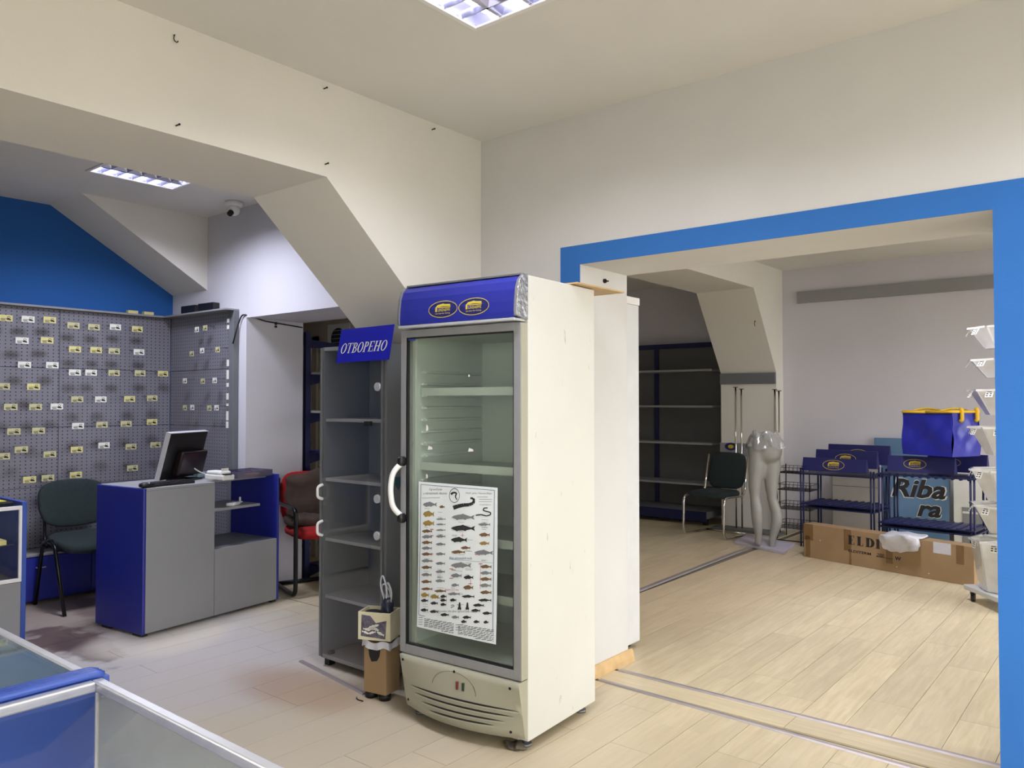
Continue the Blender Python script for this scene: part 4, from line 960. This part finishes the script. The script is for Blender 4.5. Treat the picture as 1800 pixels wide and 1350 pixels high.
tag(MB().cyl((0, 0, 0), (0, 0, .10), .036, n=24).cyl((0, 0, .10), (0, 0, .115), .040, n=24).cyl((0, 0, .115), (0, 0, .118), .034, n=24).build('black_jar', M_BLACK), 'black jar standing in the cream box', 'jar').location = (-3.022, 2.62, .296)
pbg = thing('tied_plastic_bag', 'dark plastic bag with tied white handles stuffed in the cream box', 'bag', (-2.952, 2.652, .296))
def crump(p): return (p[0] * (1 - .3 * max(0, p[2] / .1)) + .004 * math.sin(p[2] * 90 + p[1] * 80), p[1] * (1 - .3 * max(0, p[2] / .1)) + .004 * math.sin(p[0] * 110 + p[2] * 60), p[2])
MB().soft((0, 0, .095), (.075, .06, .19), .75, .6, 30, 20, crump).build('bag', mat('navy_bag_film', (40, 44, 66), .25, 0, .3, 14), pbg)
for (dx, dy, hh, ww) in ((-.01, -.01, .135, .035), (-.012, .01, .085, .05), (.015, 0, .10, .03)):
    MB().tube(fillet([(dx, dy, .17), (dx - ww, dy, .17 + hh * .6), (dx - ww * .5, dy, .17 + hh), (dx + ww * .5, dy, .17 + hh * .5), (dx + .01, dy, .17)], .04, 5), .0045, 6).build('handle', M_BAGP, pbg)

# ================================================================ SIDE ROOM
wf = thing('white_fridge', 'plain white upright fridge just behind the opening jamb', 'fridge', (-2.394, 3.90, 0))
B(-.6, 0, 0.02, .25, .03, 2.03).build('body', mat('pale_grey_enamel', (206, 208, 208), .4), wf, .006)
B(-.605, .004, .015, .255, 2.03, 2.075).build('top_cap', M_WHITEP, wf, .004)
for x in (-.55, -.06): MB().cyl((x, .2, 0), (x, .2, .03), .02, n=10).build('foot', M_BLACK, wf)

# navy shelving at the back of the dim store area
gs = thing('store_shelving', 'navy shelving with grey shelves in the dim store area', 'shelf', (-5.55, 9.22, 0))
for x in (0, .52, 1.46): B(x - .03, x + .03, -.06, .0, 0, 2.2).build('upright', M_NAVY, gs, .003)
for x0, x1 in ((.03, .49), (.55, 1.43)): B(x0, x1, -.04, -.03, .15, 2.16).build('back_panel', mat('dark_grey_back_board', (92, 92, 90), .6), gs)
B(-.03, 1.49, -.07, .0, 2.14, 2.2).build('top_rail', M_NAVY, gs)
for z in (1.85, 1.41, .96, .47): B(0, 1.46, -.42, -.06, z - .025, z).build('shelf', M_GREYP, gs, .003)
B(-.02, 1.48, -.62, -.0, .08, .16).build('base_shelf', M_GREYD, gs, .004)
B(-.02, 1.48, -.635, -.62, .05, .165).build('base_front', M_NAVY, gs, .003)
for x in (.04, 1.40): B(x, x + .05, -.56, -.5, 0, .08).build('foot', M_BLACK, gs)
vc = cantilever('visitor_chair', 'chrome cantilever chair with dark green seat beside the mannequin', (-3.73, 8.10, 0), math.radians(-6), M_CHROME, M_GREEN, M_GREEN, False, .49)

# rod display stand before the pillar
rs = thing('rod_stand', 'chrome display stand with four T-topped rods before the pillar', 'stand', (-3.6, 8.53, 0))
B(-.34, .44, -.10, .12, 0, .03).build('base_plate', M_GREYD, rs, .004)
for x, y, h in ((-.075, .0, 1.615), (-.02, .03, 1.595), (.375, .0, 1.585), (.41, .03, 1.57)):
    rd = MB().cyl((x, y, .03), (x, y, h), .009, n=10).build('rod', M_CHROME, rs)
    MB().cyl((x, y, h), (x, y, h + .008), .03, .026, n=14).build('rod_top', M_BLACKM, rd)

# mannequin legs
mq = thing('mannequin_legs', 'grey half mannequin of two legs on a square base plate', 'mannequin', (-2.98, 7.72, 0))
e0, e1 = Vector((.605, -.258, 0)), Vector((-.102, .626, 0))
p0 = Vector((-3.347, 7.716, 0)) - Vector((-2.98, 7.72, 0))
pts4 = [p0, p0 + e0, p0 + e0 + e1 * .85, p0 + e1 * .85]
MB().prism([(p.x, p.y) for p in pts4], .0, .028, 'z').build('base_plate', mat('lilac_grey_board', (190, 184, 198), .5), mq, .003)
def leg(points):
    mb = MB(); P_ = []; R_ = []
    for (px, py, wpx) in points:
        q = Vector((-2.965, 7.66, 0)) + _r * ((px - 1345) / 176.0) - Vector((-2.98, 7.72, 0)); P_.append((q.x, q.y, 1.45 - (py - 707) / 176.0)); R_.append(wpx / 352.0)
    # smooth resample
    P2, R2 = [], []
    for i in range(len(P_) - 1):
        for k in range(5):
            t_ = k / 5; t2 = t_ * t_ * (3 - 2 * t_)
            P2.append(Vector(P_[i]).lerp(Vector(P_[i + 1]), t_)); R2.append(R_[i] * (1 - t2) + R_[i + 1] * t2)
    P2.append(Vector(P_[-1])); R2.append(R_[-1]); return mb.tube(P2, R2, 18)
gm = mat('mannequin_grey', (150, 150, 144), .4, 0, .03, 4)
body = leg([(1326, 955, 13), (1327, 940, 13), (1325, 912, 19), (1324, 893, 20), (1321, 872, 17), (1321, 850, 22), (1325, 815, 30), (1328, 792, 32)])
b2 = leg([(1350, 960, 12), (1351, 945, 13), (1359, 915, 19), (1358, 898, 19), (1351, 875, 17), (1350, 850, 23), (1351, 815, 31), (1349, 792, 32)])
body.add(b2.v, b2.f, True)
qc = Vector((-2.965, 7.66, 0)) + _r * (-6 / 176.0) - Vector((-2.98, 7.72, 0))
body.soft((qc.x, qc.y, 1.0), (.33, .24, .30), .8, .7, 26, 16)
bo = body.build('legs', gm, mq)
md = bo.modifiers.new('remesh', 'REMESH'); md.mode = 'VOXEL'; md.voxel_size = .014; md.use_smooth_shade = True
ms_ = bo.modifiers.new('smooth', 'SMOOTH'); ms_.iterations = 8
wr = MB()
def wrap(u, v):
    a_ = 2 * PI * u; k = 1 + .09 * math.sin(a_ * 7 + v * 4) + .05 * math.sin(a_ * 13)
    return (qc.x + .185 * k * math.cos(a_) * (1 - .35 * v), qc.y + .145 * k * math.sin(a_) * (1 - .35 * v), 1.0 + .16 * v + .015 * math.sin(a_ * 5))
wr.grid(wrap, 60, 8).build('plastic_wrap', G_WRAP, mq)

# black wire basket rack
wk = thing('wire_basket_rack', 'black wire basket rack behind the mannequin', 'rack', (-2.96, 8.46, 0))
for x in (-.17, .17):
    for y in (-.13, .13): MB().cyl((x, y, 0), (x, y, .78), .006, n=6).build('post', M_BLACKM, wk)
for k, z in enumerate((.12, .32, .52, .70)):
    bk = MB()
    for zz in (z, z + .06):
        bk.tube([(-.18, -.14, zz), (.18, -.14, zz), (.18, .14, zz), (-.18, .14, zz), (-.18, -.14, zz)], .003, 5)
    for i in range(9): x = -.18 + .045 * i; bk.tube([(x, -.14, z + .06), (x, -.14, z), (x, .14, z), (x, .14, z + .06)], .0022, 4)
    for i in range(7): y = -.14 + .0467 * i; bk.tube([(-.18, y, z + .06), (-.18, y, z), (.18, y, z), (.18, y, z + .06)], .0022, 4)
    bk.build('basket', M_BLACKM, wk)
MB().tube(fillet([(-.17, -.13, .01), (-.17, -.26, .01), (.17, -.26, .01), (.17, -.13, .01)], .04), .006, 6).build('foot_bar', M_BLACKM, wk)

# fishing rod racks with emblem headers
def rod_rack(label, loc, rz, wd, dp, ztop, zlow, headers, slotted):
    t = thing('rod_rack', label, 'rack', loc, rz, 'navy rod racks behind the long carton')
    for x in (0, wd):
        for y in (0, dp):
            for d in (-.014, .014): MB().cyl((x + d, y, .0), (x + d, y, ztop + .03), .009, n=8).build('post', M_NAVY, t)
    B(-.03, wd + .03, -.02, dp + .02, ztop - .035, ztop - .022).build('top_shelf', M_NAVY, t, .003)
    if slotted:
        for i in range(12):
            x = .02 + (wd - .04) * i / 11; MB().cyl((x, -.022, ztop - .03), (x, .012, ztop - .03), .016, n=8).build('rod_clip', M_NAVY, t)
    for z in (zlow, zlow - .035): B(-.02, wd + .02, -.02, dp + .02, z - .012, z).build('rod_tray', M_NAVY, t, .003)
    for i in range(10):
        x = .04 + (wd - .08) * i / 9; B(x - .012, x + .012, -.01, dp + .01, zlow, zlow + .008).build('tray_rib', M_NAVYB, t)
    for (x0, x1, y, zb, h, full) in headers:
        hd_ = MB().prism([(y, zb), (y + .10, zb), (y + .05, zb + h), (y + .03, zb + h)], x0, x1).build('header', M_NAVYB, t, .002)
        ew = min(.24, (x1 - x0) * .34); cx = x0 + (x1 - x0) * full; sl = .03 / h
        MB().flat(emblem(ew), lambda u, v: (cx + u, y + (v + h * .52) * sl - .0015, zb + h * .52 + v)).build('emblem', M_PALEY if zb > 5 else M_YEL, hd_)
    return t
rod_rack('navy rod rack carrying the blue bag', (-1.93, 7.66, 0), math.radians(-5), .74, .40, .83, .37, [(.05, .60, .02, .83, .14, .42), (.30, .78, .30, .83, .16, .4)], True)
rod_rack('navy rod rack beside the wire basket rack with three emblem headers', (-2.76, 8.02, 0), math.radians(-4), .68, .44, .76, .44, [(.0, .62, .0, .765, .13, .5), (.06, .66, .18, .80, .17, .5), (.12, .72, .35, .83, .19, .5)], False)
# boards leaning on the far wall
bb_ = thing('blue_board', 'light blue board with large black lettering leaning on the far wall', 'board', (-2.15, 8.80, 0))
lean = .09
def bp_(x, z, lift=0.0): return (x, z * lean - lift, z)
MB().add([bp_(x, z, d) for d in (0, -.012) for x, z in ((0, 0), (.56, 0), (.56, .92), (0, .92))], [(0, 1, 2, 3), (7, 6, 5, 4), (0, 4, 5, 1), (1, 5, 6, 2), (2, 6, 7, 3), (3, 7, 4, 0)]).build('panel', mat('light_blue_board', (92, 124, 156), .6), bb_)
for s_, z, h, x, wd in (('Riba', .57, .19, .28, .50), ('ra', .35, .12, .38, .22)):
    ps_ = fitw(text_polys(s_, shear=.25, offset=.03), wd, h)
    MB().flat([[(a1 * 1.06, b1 * 1.08) for a1, b1 in q] for q in ps_], lambda u, v: bp_(x + u, z + v, .001)).build('lettering_outline', M_TAGW, bb_)
    MB().flat(ps_, lambda u, v: bp_(x + u, z + v, .0022)).build('lettering', M_INK, bb_)
bc2 = B(-2.30, -1.75, 8.90, 8.915, 0, 1.075).build('blue_board', mat('light_blue_board', (92, 124, 156)), None, .002); tag(bc2, 'plain blue board standing upright behind the lettered board', 'board')
wb2 = thing('white_board', 'white framed board leaning on the far wall behind the rod rack', 'board', (-1.55, 8.82, 0))
B(0, .62, 0, .03, 0, .74).build('panel', M_WHITEP, wb2, .003); B(.08, .54, -.006, 0, .06, .42).build('inset', M_GREYP, wb2); B(.08, .54, -.008, -.006, .36, .38).build('inset_bar', M_WHITEP, wb2)
gb = thing('grey_carton', 'flat pale grey carton standing behind the rod rack headers', 'carton', (-2.68, 8.72, 0))
B(0, .46, 0, .12, 0, .86).build('carton', mat('pale_grey_card', (176, 172, 166), .7), gb, .004); B(-.001, .461, -.001, .0, .56, .566).build('fold', M_GREYD, gb)
# blue fabric bag with yellow trim
ba = thing('blue_tackle_bag', 'royal blue square bag with yellow piping on the rod rack', 'bag', (-1.31, 7.44, .99), math.radians(-25))
# near corner at origin; extends -x .47 and +y .36
M_BAG = mat('royal_blue_pvc', (34, 40, 150), .38, 0, .06, 6, .25, 9, dist=.012)
def bagside(f0, f1):
    def fn(u, v):
        p = Vector(f0).lerp(Vector(f1), u); n = Vector((f1[1] - f0[1], -(f1[0] - f0[0]), 0)).normalized()
        dd = .016 * math.sin(u * 7 + v * 5) * math.sin(v * PI) + .014 * math.sin(u * 13 - v * 9) * math.sin(u * PI) * math.sin(v * PI)
        return (p.x + n.x * dd, p.y + n.y * dd, v * .38 + .008 * math.sin(u * 6) * v)
    return fn
cs = [(-.47, 0, 0), (0, 0, 0), (0, .36, 0), (-.47, .36, 0)]
for i in range(4): MB().grid(bagside(cs[i], cs[(i + 1) % 4]), 14, 12).build('side', M_BAG, ba)
MB().grid(lambda u, v: (-.47 + .47 * u, .36 * v, .0), 2, 2).build('bottom', M_BAG, ba)
MB().grid(lambda u, v: (-.465 + .46 * u, .005 + .35 * v, .372 + .012 * math.sin(u * 5 + v * 3)), 8, 8).build('lid', M_NAVYB, ba)
M_YB = mat('yellow_piping', (214, 172, 30), .5)
MB().tube(fillet([(-.235, -.006, .375), (.004, -.006, .38), (.004, .364, .378), (-.474, .364, .38), (-.474, -.006, .376), (-.235, -.006, .375)], .03, 4), .012, 8).build('piping', M_YB, ba)
for y in (.10, .30): MB().tube(fillet([(.002, y, .40), (.02, y, .40), (.02, y, .31), (.004, y, .30)], .02), .016, 8).build('handle_end', M_YB, ba)
for x in (-.38, -.12): MB().tube(fillet([(x, .02, .385), (x + .03, .15, .41), (x + .02, .34, .39)], .06), .009, 6).build('strap', M_YB, ba)

# long cardboard box with print
lb = thing('long_carton', 'long brown cardboard carton lying before the rod racks', 'carton', (-2.573, 7.509, 0), math.atan2(-.398, 1.462))
BL, BH, BD = 1.515, .31, .16
B(0, BL, 0, BD, 0, BH).build('carton', M_CARD, lb, .003)
for x0, x1, z0_, z1_ in ((0, .10, .16, BH), (.02, .07, 0, .2), (.41, .46, .12, BH), (.80, .86, .07, .20), (.46, .48, .0, BH), (1.38, 1.44, .16, BH)):
    MB().box(x0, x1, -.0014, -.0004, z0_ + .001, z1_).build('tape', M_TAPE, lb)
MB().box(1.20, 1.34, -.0016, -.0006, .22, BH).build('plastic_scrap', M_BAGP, lb)
E_ = fitw(serif_text('ELDI', 0, 2.0), .30, .08)
MB().flat(E_, lambda u, v: (.60 + u, -.002, .222 + v)).build('lettering', M_INK, lb)
MB().flat(fitw(text_polys('ELDITERM', offset=.02), .21, .022) + shift(fitw(text_polys('W', offset=.04), .055, .032), .345, 0) + shift(fitw(text_polys('2000', shear=.3), .07, .03), .19, .004) + [rect(.15, .30, -.014, -.010)], lambda u, v: (.56 + u, -.002, .125 + v)).build('lettering', M_INK, lb)
MB().flat([rect(.78, .90, .226, .230), rect(.78, .88, .212, .216), rect(.80, .92, .198, .201)], lambda u, v: (u, -.002, v)).build('small_print', mat('faded_ink', (120, 96, 70), .7), lb)
for x, z in ((.17, .17), (1.16, .04), (.89, .05)): MB().flat([rect(x, x + .008, z, z + .008)], lambda u, v: (u, -.0022, v)).build('paint_fleck', M_TAGW, lb)
pl = thing('white_plastic_bag', 'crumpled white plastic bag hanging over the long carton', 'bag', (-1.66, 7.262, 0), math.atan2(-.398, 1.462))
def puff(p):
    n_ = .008 * math.sin(p[0] * 38 + p[2] * 30) + .006 * math.sin(p[0] * 70 - p[2] * 55)
    return (p[0] * (1 - .1 * (p[2] < 0)), p[1] + n_ - .03 * (p[2] / .08), p[2] + .012 * math.sin(p[0] * 18) + n_ * .4)
MB().soft((0, -.052, .268), (.34, .085, .16), .55, .6, 44, 24, puff).build('bag', M_BAGP, pl)
MB().soft((0, .06, .325), (.32, .22, .03), .6, .7, 30, 14, lambda p: (p[0], p[1], p[2] + .005 * math.sin(p[0] * 40 + p[1] * 30))).build('bag_tail', M_BAGP, pl)

# tower of clear plastic bins on casters
tw = thing('bin_tower', 'tall tower of clear plastic bins on casters beside the blue band', 'display tower', (-.80, 6.60, 0))
MB().cyl((0, 0, .10), (0, 0, 2.02), .018, n=12).build('pole', M_ALU, tw)
B(-.22, .22, -.22, .22, .075, .11).build('base', mat('pale_grey_plastic', (196, 198, 194), .4), tw, .006).rotation_euler = (0, 0, math.radians(39))
for (cx, cy) in ((-.24, .0), (.22, .02), (0, -.25), (0, .24)):
    cst = MB().cyl((cx - .012, cy, .034), (cx + .012, cy, .034), .034, n=16).build('caster', M_BLACK, tw); B(cx - .018, cx + .018, cy - .012, cy + .012, .05, .08).build('fork', M_ALUD, cst)
lm = B(-.026, .026, -.0015, 0, -.05, .0).mesh('label_card', M_TAGW)
pm = MB().flat([rect(-.02, -.006, -.042, -.034), rect(.004, .018, -.042, -.034), rect(-.02, -.006, -.026, -.018), rect(.004, .018, -.026, -.018), rect(-.02, .014, -.010, -.005)], lambda u, v: (u, -.002, v)).mesh('label_print', M_INK)
def wedge(R1, hh, R0, wt, wb):
    o = [(.06, -wt * .25, 0), (R1, -wt / 2, 0), (R1, wt / 2, 0), (.06, wt * .25, 0)]; b_ = [(.05, -wb * .3, -hh), (R0, -wb / 2, -hh), (R0, wb / 2, -hh), (.05, wb * .3, -hh)]
    m_ = MB().add(o + b_, [(0, 1, 5, 4), (1, 2, 6, 5), (2, 3, 7, 6), (3, 0, 4, 7), (4, 5, 6, 7)])
    rim = [(R1 + .012, -wt / 2 - .006, .002), (R1 + .012, wt / 2 + .006, .002)]
    m_.add([o[1], o[2], rim[1], rim[0]], [(0, 1, 2, 3)]).add([rim[0], rim[1], (R1 + .014, wt / 2 + .006, -.012), (R1 + .014, -wt / 2 - .006, -.012)], [(0, 1, 2, 3)])
    return m_
for k, (zt, hh) in enumerate(((1.985, .15), (1.755, .13), (1.54, .18), (1.275, .20), (.97, .22), (.72, .20), (.467, .35))):
    R1 = .235; R0 = .135 if k < 6 else .19; n = 8
    wm = wedge(R1, hh, R0, .175, .10 if k < 6 else .14).mesh('bin', G_PLAST)
    ringo = MB().tube([(.05 * math.cos(a_ * PI / 6), .05 * math.sin(a_ * PI / 6), zt - hh * .5) for a_ in range(13)], .006, 6).build('tier_ring', M_ALU, tw)
    for i in range(n):
        a_ = 2 * PI * i / n + k * .21
        bo_ = inst('bin', wm, tw, (0, 0, zt), a_)
        if math.cos(a_ - math.radians(219)) < -.3: continue
        sl_ = math.atan2(R1 - R0, hh)
        c_ = inst('label_card', lm, bo_, (R1 + .0005, 0, -.012)); c_.rotation_euler = (-sl_, 0, PI / 2)
        q_ = bpy.data.objects.new('label_print', pm); COL.objects.link(q_); q_.parent = bo_; q_.location = (R1 + .0012, 0, -.012); q_.rotation_euler = (-sl_, 0, PI / 2)

# small fixings and litter
tag(MB().cyl((-2.31, 3.632, 2.109), (-2.300, 3.632, 2.109), .012, n=12).cyl((-2.300, 3.632, 2.109), (-2.285, 3.64, 2.107), .004, n=6).build('wall_screw', M_BLACKM), 'dark screw in the opening jamb just above the fridge', 'screw')
tag(MB().cyl((-5.4, 3.659, 2.076), (-5.392, 3.659, 2.076), .012, n=10).cyl((-5.4, 3.659, 2.05), (-5.392, 3.659, 2.05), .010, n=10).build('wall_plug', M_BLACKM), 'dark cable clip on the passage wall under the black cable', 'clip')
tag(MB().tube(fillet([(-3.37, 8.372, 2.325), (-3.37, 8.345, 2.345), (-3.372, 8.335, 2.31), (-3.368, 8.345, 2.28)], .015, 3), .003, 6).build('bracket_hook', M_BLACKM), 'small wire hook on the slanted bracket in the side room', 'hook')
def ragf(p): return (p[0] + .006 * math.sin(p[1] * 120), p[1] + .006 * math.sin(p[0] * 140), max(-.009, p[2] + .006 * math.sin(p[0] * 90 + p[1] * 70)))
rg = tag(MB().soft((0, 0, .010), (.10, .07, .02), .9, .8, 24, 10, ragf).build('dusty_rag', mat('dust_grey', (92, 84, 74), .95, 0, .3, 30)), 'dusty scrap under the front corner of the fridge', 'rag'); rg.location = (-2.10, 2.60, 0)
tag(MB().tube(fillet([(-3.056, 2.545, .003), (-3.03, 2.525, .003), (-2.99, 2.53, .003)], .02, 4), .003, 6).build('floor_wire', M_BLACKM), 'short bent black wire on the floor before the carton', 'wire')
